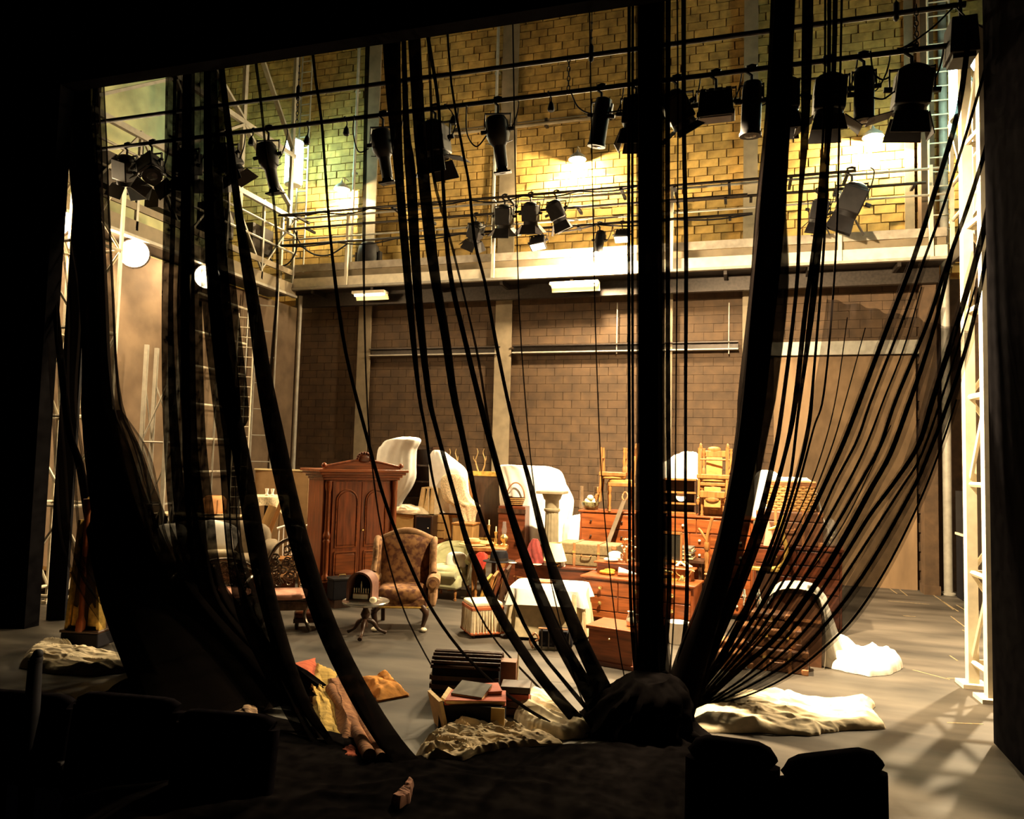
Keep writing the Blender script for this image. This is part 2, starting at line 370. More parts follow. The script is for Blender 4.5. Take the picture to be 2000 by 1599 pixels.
# iron beam across the lower wall
for px0, px1, k in ((720, 975, 0), (1000, 1442, 1)):
    a = P(px0, 688 if k == 0 else 682, 15.3); b = P(px1, 680 if k == 0 else 673, 15.3)
    t = thing('wall_beam', ['iron wall beam between the two buff stanchions', 'longer iron wall beam running on past the second stanchion'][k], 'beam', ((a.x + b.x) / 2, 15.38, a.z))
    MB().box((0, .04, 0), (b.x - a.x, .03, .16)).build('web', M_IRON, t); MB().box((0, 0, -.07), (b.x - a.x, .16, .025)).build('lower_flange', M_STEEL, t); MB().box((0, 0, .075), (b.x - a.x, .16, .025)).build('upper_flange', M_IRON, t)
for px in (1205, 1424):
    a = P(px, 590, 15.3); b = P(px + 2, 690, 15.3); tag(MB().cyl((a.x, 15.36, b.z), (a.x, 15.36, a.z), .012, n=6).build('wall_conduit', M_STEEL), 'thin pale vertical conduit on the dark lower wall', 'pipe', 'conduits on the lower wall')
for px, lab in ((692, 'tall grey conduit rising beside the wall lamp and ladder'), (966, 'tall grey conduit next to the profile spotlight stanchion')):
    q = P(px, 250, 15.3); t = thing('conduit', lab, 'pipe', (q.x, 15.38, 5.9)); MB().cyl((0, 0, 0), (0, 0, 7.0), .035, n=10).build('tube', M_STEEL, t)
    for z in (1, 3, 5): MB().box((0, .03, z), (.12, .06, .05)).build('saddle', M_STEEL, t)
a, b = P(834, 256, 15.3), P(1462, 207, 15.3); zc_ = (a.z + b.z) / 2
t = thing('wall_pipe', 'horizontal brown pipe crossing the stone behind the lanterns', 'pipe', ((a.x + b.x) / 2, 15.32, zc_)); L_ = (b.x - a.x) / 2
MB().cyl((-L_, 0, 0), (L_, 0, 0), .04, n=10).build('tube', M_COLUMN, t); MB().cyl((-L_, .02, .09), (L_, .02, .09), .02, n=8).build('upper_tube', M_COLUMN, t)
for k in (-.8, -.2, .4, .9): MB().box((L_ * k, .06, .03), (.06, .14, .18)).build('bracket', M_IRON, t)
# proscenium: black header and legs framing the stage opening
PY = 7.1
wf = MB().box((-3.9, PY + .1, 9.4), (19.4, .2, 5.06)).build('wall_front', M_VOID, kind='structure'); wf['label'] = 'black proscenium header framing the stage'
MB().box((-10.85, PY + .1, 5.0), (5.0, .2, 10)).build('proscenium_leg', M_VOID, wf)
MB().box((3.9, PY - .55, 5.0), (3.76, 1.3, 10)).build('proscenium_leg', M_VOID, wf)
# narrow black masking flat upstage of the proscenium
a = FL(98, 1208); b = FL(122, 1212)
t = thing('masking_flat', 'narrow black masking flat standing behind the harp', 'flat', ((a.x + b.x) / 2, (a.y + b.y) / 2, 0), 17)
MB().box((0, 0, 3.2), ((b - a).length, .05, 6.4)).build('canvas', M_BLACK, t); MB().box((0, .06, 3.2), (.07, .05, 6.4)).build('stile', M_DARKW, t)
# ------------------------------------------------------------------ back gallery
GY, GZ = 14.3, 5.86
a, b = P(552, 560, GY), P(1850, 500, GY); gx0, gx1 = a.x, b.x; gc, gw = (gx0 + gx1) / 2, gx1 - gx0
g = thing('back_gallery', 'steel gallery with white fascia along the stone back wall', 'gallery', (gc, GY, GZ))
MB().box((0, .62, .06), (gw, 1.2, .06)).build('deck', M_IRON, g)
MB().box((0, 0, .16), (gw, .05, .2)).build('fascia', M_WHITEST, g)
MB().box((0, -.03, .025), (gw, .1, .05)).build('lower_lip', M_STEEL, g)
MB().box((0, .08, .34), (gw, .04, .16)).build('web_board', M_COLUMN, g)
MB().box((0, .02, .5), (gw, .03, .16)).build('toe_board', mat('grey_toe_board', (.36, .31, .24), .6), g)
MB().box((0, .6, -.12), (gw, .12, .3)).build('under_beam', M_IRON, g)
for px in (552, 680, 965, 1312, 1640, 1818):
    X = P(px, 480, GY).x - gc; MB().box((X, -.04, .85), (.06, .06, 1.66)).build('post', M_WHITEST, g)
for z, rr, mt in ((1.62, .024, M_STEEL), (1.15, .02, M_STEEL)): MB().cyl((-gw / 2, -.04, z), (gw / 2, -.04, z), rr, n=8).build('rail', mt, g)
for k in range(9):
    X = -gw / 2 + gw * (k + .5) / 9; MB().box((X, .62, -.02), (.06, 1.15, .1)).build('joist', M_IRON, g)
# lighting bars fixed in front of the gallery rail
bars = {}
for nm, x0, y0, x1, y1, lab in (('upper', 545, 418, 1245, 366, 'upper dark lighting bar wrapped in cable over the gallery rail'), ('middle', 562, 449, 1460, 378, 'middle dark lighting bar above the gallery deck'),
                                ('low', 548, 480, 1470, 417, 'lowest lighting bar over the white gallery fascia'), ('short', 1300, 362, 1672, 335, 'short black lighting bar end by the tilted lantern'),
                                ('long', 1300, 393, 1808, 358, 'straight dark pipe crossing before the wall lamp glow')):
    bo = dict(upper=.62, middle=.36, low=.24, short=.62, long=.3)[nm]; a, b = P(x0, y0, GY - bo), P(x1, y1, GY - bo); z = (a.z + b.z) / 2; bars[nm] = (z, GY - bo)
    t = thing('lighting_bar', lab, 'pipe', ((a.x + b.x) / 2, GY - bo, z)); L = (b.x - a.x) / 2
    MB().cyl((-L, 0, 0), (L, 0, 0), .026, n=10).build('tube', M_IRON, t)
    for k in (-.9, -.3, .35, .92): MB().box((L * k, bo / 2 - .03, -.02), (.05, bo - .02, .05)).build('clamp', M_BLACKMET, t)
    if nm in ('upper', 'low'):
        mb = MB()
        for q in range(7):
            x0c = -L + 2 * L * q / 7; mb.tube([(x0c + 2 * L / 7 * s, -.035, -.02 - .10 * math.sin(s * PI) * (.4 + .6 * ((q * 37) % 10) / 10)) for s in [i / 10 for i in range(11)]], .014, 6)
        mb.build('cable_run', M_BLACK, t)
# gallery cable swags at the corner
for pts, lab in ((((575, 450), (590, 480), (615, 497), (645, 497), (680, 475)), 'looped black cable hanging from the gallery bar corner'), (((580, 450), (578, 490), (562, 515), (540, 519), (525, 500)), 'second black cable loop at the gallery corner post')):
    tag(MB().tube(crom([P(x, y, GY - .16) for x, y in pts], 22), .018, 6).build('cable', M_BLACK), lab, 'cable')
# ------------------------------------------------------------------ side galleries
gl = thing('side_gallery', 'dark steel side gallery with angled railings above the wall floods', 'gallery', (-9.7, 10.9, 5.75))
MB().box((-.3, 0, .05), (.7, 7.0, .08)).build('deck', M_IRON, gl)
MB().box((.06, 0, .14), (.05, 7.0, .24)).build('fascia', M_COLUMN, gl); MB().box((.08, 0, -.02), (.1, 7.0, .05)).build('lower_lip', M_STEEL, gl)
MB().box((.06, 0, .5), (.04, 7.0, .12)).build('toe_board', M_COLUMN, gl)
for z in (.95, 1.35, 1.75): MB().cyl((.06, -3.5, z), (.06, 3.5, z), .024, n=8).build('rail', M_STEEL, gl)
for k in range(7): MB().box((.06, -3.4 + k * 1.13, .95), (.05, .05, 1.7)).build('post', M_STEEL, gl)
for k in range(6):
    y0 = -3.4 + k * 1.13; MB().bar((.06, y0, .3 if k % 2 else 1.75), (.06, y0 + 1.13, 1.75 if k % 2 else .3), .035).build('brace', M_STEEL, gl)
for k in range(5): MB().box((-.12, -2.9 + k * 1.3, .95), (.3, .7, .55)).build('equipment_box', M_IRON, gl)
# roof steelwork above the side gallery
ts = thing('roof_truss', 'grey lattice steelwork above the side gallery', 'truss', (-9.9, 10.0, 7.4))
for y in (-1.2, .55, 2.3, 4.0): MB().box((.3, y, 1.9), (.07, .09, 4.4)).build('upright', M_IRON if y < .6 else M_STEEL, ts)
for p, q in (((.3, -1.2, 3.2), (.3, .55, 1.2)), ((.3, .55, 2.6), (.3, 2.3, 1.5)), ((.3, -1.2, .3), (.3, .55, 1.5)), ((.3, .55, .2), (.3, 2.3, 1.4)), ((.3, 2.3, 1.4), (.3, 4.0, .3)), ((.3, 2.3, 3.6), (.3, 4.0, 1.6)), ((.3, .55, 3.9), (.3, 2.3, 2.9))):
    MB().bar(p, q, .10, .05).build('diagonal', M_STEEL, ts)
for z in (.05, 1.45): MB().box((.3, 1.4, z), (.08, 5.4, .1)).build('chord', M_STEEL, ts)
gr = thing('side_gallery', 'lattice steel gallery frame beside the lit cool wall lamp', 'gallery', (3.45, 11.4, 5.75))
MB().box((.6, 0, .05), (1.2, 5.4, .08)).build('deck', M_IRON, gr); MB().box((-.02, 0, .1), (.05, 5.4, .28)).build('fascia', M_IRON, gr)
for z in (.7, 1.3, 2.4): MB().cyl((-.02, -2.7, z), (-.02, 2.7, z), .03, n=8).build('rail', M_WHITEST, gr)
for k in range(5): MB().box((-.02, -2.6 + k * 1.3, 1.25), (.06, .06, 2.4)).build('post', M_WHITEST, gr)
for k in range(4):
    MB().bar((-.02, -2.6 + k * 1.3, .2 if k % 2 else 2.4), (-.02, -1.3 + k * 1.3, 2.4 if k % 2 else .2), .07, .05).build('brace', M_WHITEST, gr)
    MB().bar((.02, -2.6 + k * 1.3, 2.4 if k % 2 else 3.6), (.02, -1.3 + k * 1.3, 3.6 if k % 2 else 2.4), .07, .05).build('brace', M_WHITEST, gr)
# ------------------------------------------------------------------ ladders
def ladder(lab, x, Y, z0, z1, wd, step, mt, rz=0, r=.02):
    t = thing('wall_ladder', lab, 'ladder', (x, Y, z0), rz)
    for s in (-1, 1): MB().cyl((s * wd / 2, 0, 0), (s * wd / 2, 0, z1 - z0), r, n=8).build('stile', mt, t)
    k = step * .6
    while k < z1 - z0:
        MB().cyl((-wd / 2, 0, k), (wd / 2, 0, k), r * .7, n=6).build('rung', mt, t); k += step
    return t
q = P(597, 200, 15.2); ladder('pale fixed ladder on the upper back wall beside the cool lamp', q.x, 15.2, 5.9, 12.6, .27, .27, M_STEEL)
q = P(1834, 200, 15.0); ladder('pale fixed ladder behind the cool lamp on the stanchion', q.x, 15.0, 5.9, 12.6, .36, .27, M_WHITEST)
q = P(533, 700, 13.6); ladder('steel cat ladder rising to the gallery corner', q.x - .2, 13.6, 0, 5.9, .42, .56, M_STEEL, 35)
q = P(482, 700, 12.6); ladder('narrow bright steel ladder beside the cat ladder', q.x - .05, 12.6, 0, 5.0, .3, .2, M_WHITEST, 35, .015)
q = P(582, 700, 14.6); tag(MB().cyl((0, 0, 0), (0, 0, 5.8), .045, n=10).build('drain_pipe', M_STEEL, loc=(q.x, 14.6, 0)), 'grey vertical pipe in the dark back corner', 'pipe')
# scaffold frame climbing the dark wall between the gauze bands
a, b = P(352, 900, 11.5), P(470, 900, 13.4)
t = thing('scaffold_frame', 'pale tube scaffold frame behind the dark gauze bands', 'scaffold', (a.x, 11.5, 0)); e = Vector((b.x - a.x, 1.9, 0))
for y in (592, 662, 725, 794, 858, 920):
    z = P(430, y, 12.7).z; MB().cyl(Vector((0, 0, z)), e + Vector((0, 0, z)), .022, n=6).build('rail', M_WHITEST, t)
for k in (0, .5, 1): MB().cyl(e * k, e * k + Vector((0, 0, 5.6)), .024, n=6).build('upright', M_STEEL, t); MB().box(e * k + Vector((0, 0, .01)), (.15, .15, .02)).build('base_plate', M_STEEL, t)
# ------------------------------------------------------------------ lattice towers
def tower(lab, loc, rz, wd, dp, h, step, mt, r=.03, brace=.02):
    t = thing('lattice_tower', lab, 'tower', loc, rz)
    cs = [(-wd / 2, -dp / 2), (wd / 2, -dp / 2), (wd / 2, dp / 2), (-wd / 2, dp / 2)]
    for i, (x, y) in enumerate(cs):
        MB().box((x, y, h / 2), (r * 2, r * 2, h)).build('leg', mt, t); MB().box((x, y, .02), (r * 5, r * 5, .04)).build('foot_plate', mt, t)
    n = int(h / step)
    for k in range(n):
        z = .25 + k * step
        for i in range(4):
            (xa, ya), (xb, yb) = cs[i], cs[(i + 1) % 4]
            MB().cyl((xa, ya, z), (xb, yb, z), brace * 1.2, n=6).build('rung', mt, t)
            if i % 2 == 0 or k % 2 == 0:
                f = k % 2
                MB().cyl((xa, ya, z + (step if f else 0)), (xb, yb, z + (0 if f else step)), brace, n=6).build('brace', mt, t)
    return t
a = FL(1906, 1362); tower('cream lattice tower standing by the black proscenium leg', (a.x + .40, a.y + .2, 0), 4, .6, .5, 6.8, .92, M_WHITEST, .05, .024)
a = FL(62, 1208); tower('tall pale lattice tower standing in the dark wing behind the harp', (a.x - .2, a.y + .5, 0), 0, .95, .6, 6.4, 1.2, M_WHITEST, .02, .02)
a = FL(148, 1160); tower('slim pale lattice mast between the masking flat and the gauze', (a.x + .1, a.y + 1.4, 0), 20, .4, .4, 4.0, 1.05, M_STEEL, .03, .014)
a = FL(75, 1170)
t = thing('timber_shelf', 'pale plywood sheet lying in the dark wing tower', 'board', (a.x - .1, a.y + .5, .34), 8); MB().box((0, 0, 0), (.9, .5, .06), rx=-.25).build('sheet', M_PINE, t); MB().box((0, .12, -.16), (.9, .06, .34)).build('batten', M_PINE, t)
# ------------------------------------------------------------------ front lighting pipes
QY = 8.0
def pipe_x(px): return P(px, 240, QY).x
zl, zu = 6.41, 6.81
for z, lab in ((zl, 'lower black lighting pipe carrying the row of lanterns'), (zu, 'upper black lighting pipe chained above the lantern pipe')):
    t = thing('lighting_pipe', lab, 'pipe', (-3.2, QY, z)); MB().cyl((-5.6, 0, 0), (5.28, 0, 0), .027, n=12).build('tube', M_BLACKMET, t)
    for x in (-5.6, 5.28): MB().cyl((x - .02, 0, 0), (x + .02, 0, 0), .032, n=12).build('end_cap', M_BLACK, t)
def link(M):
    mb = MB(M); pts = [(math.cos(a) * .017, 0, math.sin(a) * .034) for a in [2 * PI * i / 10 for i in range(11)]]; return mb.tube(pts, .006, 5)
for px, n, lab in ((583, 7, 'slack chain tying the two pipes above the cool wall lamp'), (1110, 7, 'short chain tying the two pipes near the cable plug'), (1790, 8, 'chain tying the pipes beside the large barn door lantern')):
    t = thing('pipe_chain', lab, 'chain', (pipe_x(px), QY - .035, zl))
    for k in range(n): link(Matrix.Rotation(PI / 2 * (k % 2), 4, 'Z')).build('link', M_BLACKMET, t, loc=(0, 0, .03 + k * .055))
for px, lab in ((580, 'suspension wire and shackle above the slack chain'), (1152, 'suspension wire with shackle holding the upper pipe mid span'), (1752, 'thin suspension wire crossing in front of the lamp glow')):
    t = thing('suspension_wire', lab, 'wire', (pipe_x(px), QY, zu)); MB().cyl((0, 0, .1), (0, 0, 6.3), .006, n=5).build('wire', M_BLACK, t)
    MB().lathe([(.01, -.08), (.028, -.06), (.028, .1), (.01, .13)], n=10).build('shackle', M_BLACKMET, t)
    for k in range(3): MB().lathe([(.005, 0), (.014, .02), (.005, .04)], (0, 0, .18 + .09 * k), 8).build('wire_grip', M_BLACKMET, t)
# ------------------------------------------------------------------ stage lanterns
def lantern(kind, X, Y, z, label, group=None, tilt=0, roll=0, turn=0, s=1.0, lit=None, beam=None, doors=(35, 35, 35, 35)):
    t = thing('stage_lantern', label, 'stage light', (X, Y, z), turn, group); t.scale = (s, s, s)
    mb = MB(); mb.tube([(-.0, 0, -.16), (0, 0, -.06), (-.045, 0, -.02), (-.045, 0, .035), (0, 0, .045), (.045, 0, .03)], .016, 6); mb.build('hook_clamp', M_BLACKMET, t)
    hw = {'profile': .15, 'fresnel': .17, 'flood': .19, 'can': .11}[kind]; dropz = {'profile': .36, 'fresnel': .34, 'flood': .30, 'can': .32}[kind]
    mb = MB(); mb.bar((-hw, 0, -.16), (hw, 0, -.16), .03, .012)
    for q in (-1, 1): mb.bar((q * hw, 0, -.15), (q * hw, 0, -dropz), .012, .03)
    mb.build('yoke', M_BLACKMET, t)
    M = Matrix.Translation((0, 0, -dropz)) @ Euler((math.radians(tilt), math.radians(roll), 0)).to_matrix().to_4x4()
    for q in (-1, 1): MB(M).cyl((q * (hw - .02), 0, 0), (q * (hw + .045), 0, 0), .024, n=8).build('tilt_knob', M_BLACKMET, t)
    if kind == 'profile':
        MB(M).lathe([(.05, .17), (.10, .16), (.135, .10), (.14, -.06), (.12, -.12), (.085, -.17)], n=8).build('lamp_house', M_BLACKMET, t)
        MB(M).lathe([(.085, -.16), (.075, -.18), (.07, -.34), (.068, -.42)], n=14).build('lens_tube', M_BLACKMET, t)
        MB(M).box((0, 0, -.44), (.13, .13, .06), tx=.75, ty=.75).box((0, 0, -.475), (.2, .2, .018)).build('colour_frame', M_BLACKMET, t)
        for q in (-1, 1): MB(M).bar((q * .07, .0, -.15), (q * .16, .0, -.13), .02, .006).build('shutter_blade', M_BLACKMET, t)
    elif kind == 'fresnel':
        MB(M).box((0, 0, .0), (.27, .26, .28)).lathe([(.13, .13), (.12, .17), (.06, .2)], n=12).build('lamp_house', M_BLACKMET, t, bev=.015)
        MB(M).lathe([(.125, -.13), (.13, -.2), (.11, -.2)], n=16).build('lens_ring', M_BLACKMET, t)
        for k in range(4):
            a = k * PI / 2; dd_ = math.radians(doors[k]); dx, dy = math.cos(a), math.sin(a)
            R = M @ Matrix.Translation((dx * .13, dy * .13, -.2)) @ Matrix.Rotation(a, 4, 'Z') @ Matrix.Rotation(-dd_, 4, 'Y')
            MB(R).add([(0, -.12, 0), (0, .12, 0), (.004, .15, -.19), (.004, -.15, -.19), (.008, -.12, 0), (.008, .12, 0), (.012, .15, -.19), (.012, -.15, -.19)], [(0, 1, 2, 3), (7, 6, 5, 4), (0, 4, 5, 1), (1, 5, 6, 2), (2, 6, 7, 3), (3, 7, 4, 0)]).build('barn_door', M_BLACKMET, t)
    elif kind == 'flood':
        MB(M).box((0, 0, 0), (.34, .2, .22), tx=.9, ty=.6).box((0, 0, -.13), (.36, .24, .05)).build('lamp_house', M_BLACKMET, t, bev=.008)
        for q in range(4): MB(M).box((-.12 + .08 * q, 0, .115), (.05, .16, .02)).build('vent', M_BLACK, t)
    else:
        MB(M).lathe([(.04, .2), (.085, .18), (.095, .1), (.095, -.3), (.105, -.31), (.105, -.34), (.09, -.34)], n=14).build('lamp_house', M_BLACKMET, t)
        MB(M).box((.08, .05, .1), (.05, .05, .1)).build('terminal_box', M_BLACKMET, t)
    zz = {'profile': -.478, 'fresnel': -.195, 'flood': -.157, 'can': -.335}[kind]; rr = {'profile': .08, 'fresnel': .11, 'flood': .14, 'can': .09}[kind]
    lm = glow('lamp_glow_%s' % (lit or 0), (1, .84, .55), lit) if lit else mat('dark_lens', (.03, .03, .035), .1)
    (MB(M).box((0, 0, zz), (.3, .19, .012)) if kind == 'flood' else MB(M).lathe([(rr * .9, zz + .02), (rr, zz + .006), (rr * .6, zz - .006), (.002, zz - .01)], n=16)).build('lens', lm, t)
    if beam:
        l = light(beam[0], 'lantern_light', M @ Vector((0, 0, zz - (.05 if beam[0] == 'SPOT' else .2))), beam[1], TUNG, None, .08, beam[2], .6); l.rotation_euler = M.to_euler(); l.parent = t
    # tail cable
    MB().tube(crom([(.0, .05, -dropz + .1), (.1, .08, -dropz - .02), (.2, .06, -.2), (.24, .03, -.02), (.2, .03, .035)], 14), .008, 5).build('tail_cable', M_BLACK, t)
    return t
LP = 'lanterns on the lower pipe'
for kind, px, lab, kw in (
    ('fresnel', 252, 'barn door lantern at the gauze edge over the glowing wall flood', dict(tilt=25, roll=20)),
    ('fresnel', 300, 'tilted barn door lantern between two dark gauze bands', dict(tilt=-20, roll=-30)),
    ('fresnel', 372, 'barn door lantern half hidden behind the twin gauze bands', dict(tilt=20, roll=15)),
    ('fresnel', 447, 'barn door lantern with one open leaf beside the curving gauze strip', dict(tilt=25, roll=-25, doors=(60, 40, 35, 40))),
    ('profile', 526, 'profile spotlight pointing down in front of the cool wall lamp', dict(tilt=12, roll=-10, turn=10)),
    ('profile', 748, 'profile spotlight half covered by the paired gauze bands', dict(tilt=12, roll=-8, turn=10)),
    ('fresnel', 850, 'barn door lantern with a leaf flipped out next to a gauze band', dict(tilt=10, roll=-6, s=1.15, doors=(70, 20, 20, 20))),
    ('profile', 972, 'profile spotlight with grey lens tube before the stanchion', dict(tilt=14, roll=-8, turn=12)),
    ('can', 1174, 'slim parcan lantern hanging over the pendant glow', dict(tilt=8, roll=10)),
    ('fresnel', 1242, 'lantern swallowed by the broad central gauze band', dict(tilt=5, roll=5, doors=(15, 15, 15, 15))),
    ('fresnel', 1322, 'lit lantern showing its bright lens beside the central gauze', dict(tilt=30, roll=-28, lit=6.0, beam=('SPOT', 8500, 140), doors=(75, 75, 75, 75))),
    ('flood', 1398, 'wide box floodlight with open yoke on the lower pipe', dict(tilt=6, s=1.08)),
    ('can', 1468, 'narrow parcan lantern in front of the buff stanchion', dict(tilt=4, roll=2, s=1.08)),
    ('fresnel', 1534, 'lantern hidden behind the broad slanting gauze band', dict(tilt=5, doors=(15, 15, 15, 15))),
    ('fresnel', 1620, 'lantern with spread barn doors behind thin gauze cords', dict(tilt=8, roll=3, s=1.12, doors=(50, 30, 50, 30))),
    ('can', 1688, 'narrow parcan lantern between two large barn door lanterns', dict(tilt=4, s=1.02)),
    ('fresnel', 1782, 'largest barn door lantern hanging beside the pipe chain', dict(tilt=10, roll=6, s=1.2, doors=(15, 15, 70, 15)))):
    lantern(kind, pipe_x(px), QY, zl, lab, LP, **kw)
RL = 'lanterns on the gallery bars'
for kind, px, bar, lab, kw in (
    ('fresnel', 930, 'middle', 'first of four gallery lanterns, hung beside the white post', dict(tilt=30, roll=25, s=1.0)),
    ('fresnel', 985, 'upper', 'second of four gallery lanterns, barn doors fully spread', dict(tilt=20, roll=4, s=1.15, doors=(45, 35, 45, 35))),
    ('fresnel', 1036, 'upper', 'third of four gallery lanterns, wide top barn door', dict(tilt=16, roll=2, s=1.1, doors=(40, 30, 40, 30))),
    ('fresnel', 1086, 'upper', 'fourth of four gallery lanterns, tilted towards the lit floods', dict(tilt=18, roll=-22, s=1.1, doors=(60, 30, 30, 30))),
    ('flood', 1052, 'low', 'small lit floodlight under the gallery barn doors', dict(tilt=-25, roll=-8, s=.9, lit=9.0, beam=('SPOT', 1600, 150))),
    ('can', 1172, 'low', 'glaring lit flood lamp on the lowest gallery bar', dict(tilt=-20, roll=4, s=1.0, lit=26.0, beam=('POINT', 1600, 0))),
    ('flood', 1216, 'low', 'small lit square floodlight beside the glaring lamp', dict(tilt=-25, roll=0, s=.8, lit=9.0, beam=('SPOT', 1600, 150))),
    ('fresnel', 1664, 'short', 'big lantern tilted sharply at the end of the short bar', dict(tilt=14, roll=24, s=1.5, doors=(50, 25, 50, 25))),
    ('fresnel', 1600, 'long', 'dim lantern behind gauze cords on the straight dark pipe', dict(tilt=14, roll=12, s=1.1))):
    lantern(kind, P(px, 420, bars[bar][1]).x, bars[bar][1], bars[bar][0], lab, RL, **kw)
# moving head standing on the gallery
q = P(710, 545, GY + .15)
t = thing('floor_lantern', 'grey barrel lantern standing on the gallery deck', 'stage light', (q.x, GY + .34, GZ + .09)); t.scale = (1.5,) * 3
MB().lathe([(.14, 0), (.15, .03), (.1, .1), (.13, .14)], n=14).build('base', M_BLACKMET, t); MB().lathe([(.13, .14), (.16, .2), (.17, .45), (.15, .6), (.1, .66)], n=14).build('barrel', M_BLACKMET, t)
for s in (-1, 1): MB().box((s * .19, 0, .32), (.03, .08, .4)).build('arm', M_BLACKMET, t)
# hanging plugs and cable loops on the lower pipe
for k, (pts, lab) in enumerate(((((492, 260), (490, 268)), 'black cable plug dangling beside the first profile spotlight'), (((598, 258), (599, 266)), 'black cable plug dangling past the cool lamp'), (((672, 230), (676, 248)), 'black cable plug dangling before the ladder bracket'),
                                 (((868, 215), (885, 226)), 'black cable plug beside the paired gauze bands'), (((1070, 182), (1076, 200)), 'pale ended cable plug near the pipe chain'))):
    a = P(pts[0][0], pts[0][1], QY - .05); b = P(pts[1][0], pts[1][1], QY - .05)
    t = thing('cable_plug', lab, 'plug', (a.x, QY - .04, zl)); d = b - Vector((a.x, b.y, 0)); e = Vector((b.x - a.x, 0, b.z - zl))
    MB().tube(crom([(0, .03, .03), (0, -.01, 0), e * .5 + Vector((.02, 0, 0)), e], 10), .008, 5).build('cable', M_BLACK, t)
    MB(Matrix.Translation(e)).lathe([(.008, .02), (.03, -.02), (.042, -.08), (.03, -.1)], n=10).build('plug_body', M_BLACKMET, t)
for pts, lab in ((((692, 225), (690, 260), (700, 296), (720, 290)), 'cable loop feeding the half covered profile spotlight'), (((911, 205), (912, 260), (930, 286), (950, 265)), 'cable loop feeding the profile spotlight by the stanchion'),
                 (((1116, 182), (1130, 210), (1160, 222), (1222, 214)), 'long sagging cable behind the parcan lantern'), (((1700, 100), (1706, 140), (1722, 155), (1738, 150)), 'looped cable feeding the largest barn door lantern'),
                 (((1704, 190), (1725, 193), (1745, 180), (1760, 172)), 'cable strung between parcan and large lantern'), (((1860, 16), (1820, 55), (1770, 90), (1752, 95)), 'slanting cable tying back the pipe end'), (((1868, 15), (1890, 35), (1935, 62), (1944, 66)), 'short guy cable from pipe end to proscenium')):
    tag(MB().tube(crom([P(x, y, QY - .06) for x, y in pts], 20), .009, 5).build('cable', M_BLACK), lab, 'cable')
# speaker-like box at the pipe end
q = P(1880, 82, QY)
t = thing('pipe_end_box', 'black box lamp housing at the end of the pipes', 'stage light', (q.x - .02, QY - .02, q.z)); MB().box((0, 0, 0), (.26, .3, .36), tx=.85).build('housing', M_BLACKMET, t, bev=.01); MB().box((0, 0, -.2), (.2, .24, .05)).build('hood', M_BLACKMET, t)
MB().bar((0, 0, .18), (.0, .02, .55), .03).build('hanger', M_BLACKMET, t)
# ------------------------------------------------------------------ working lamps of the building
def wall_lamp(px, py, lab, power):
    q = P(px, py, 15.18); t = thing('wall_lamp', lab, 'lamp', (q.x, 15.18, q.z))
    MB().lathe([(.19, -.1), (.17, -.04), (.1, .02), (.04, .06), (.02, .12)], n=20).build('shade', M_STEEL, t)
    MB().lathe([(.001, -.16), (.05, -.14), (.06, -.09), (.03, -.03), (.001, 0)], n=14).build('bulb', glow('bulb_glow', (1, .86, .58), 60), t)
    MB().tube([(0, 0, .1), (0, .02, .2), (0, .2, .22), (0, .3, .2)], .012, 6).build('bracket', M_STEEL, t)
    l = light('SPOT', 'wall_lamp_light', (0, 0, -.13), power, (1, .78, .42), None, .04, 156, .1); l.parent = t
    l = light('POINT', 'wall_lamp_bulb_light', (0, 0, -.14), power * .2, (1, .78, .42), None, .05); l.parent = t
wall_lamp(1128, 303, 'warm wall lamp glowing on the stone between the stanchions', 9000)
wall_lamp(1705, 258, 'warm wall lamp glowing beneath the large barn door lantern', 12000)
wall_lamp(668, 362, 'warm wall lamp glowing next to the pale wall ladder', 6000)
M_COOLG = glow('cool_tube_glow', (.55, 1, .86), 60)
for px, py, Y, lab, pw in ((574, 318, 14.9, 'cool white vertical tube lamp beside the upper ladder', 90), (1880, 170, 13.6, 'cool white vertical tube lamp under the pipe end box', 130)):
    q = P(px, py, Y); t = thing('tube_lamp', lab, 'lamp', (q.x, Y, q.z))
    MB().cyl((0, 0, -.5), (0, 0, .5), .2, n=18).build('diffuser', M_COOLG, t)
    for s in (-1, 1): MB().cyl((0, 0, s * .5), (0, 0, s * .55), .19, n=18).build('end_cap', M_STEEL, t)
    MB().box((0, .22, 0), (.2, .06, .9)).build('backplate', M_STEEL, t)
for px, py, wpx, lab in ((1122, 548, 95, 'lit fluorescent batten under the gallery edge'), (722, 563, 75, 'dimmer fluorescent batten under the gallery near the corner')):
    q = P(px, py, GY + .1); t = thing('fluorescent_batten', lab, 'lamp', (q.x, GY + .12, GZ - .1)); wd = wpx * .0104
    MB().box((0, 0, .0), (wd, .22, .06)).build('reflector', M_WHITEST, t); MB().box((0, .1, -.07), (wd, .02, .14), rx=.5).build('skirt', M_SHADE, t)
    MB().cyl((-wd / 2 + .03, -.02, -.05), (wd / 2 - .03, -.02, -.05), .025, n=10).build('tube', glow('batten_glow', (1, .9, .6), 12 if px > 1000 else 3), t)
    l = light('AREA', 'batten_light', (0, -.02, -.1), 22 if px > 1000 else 8, TUNG, None, (wd, .06)); l.parent = t
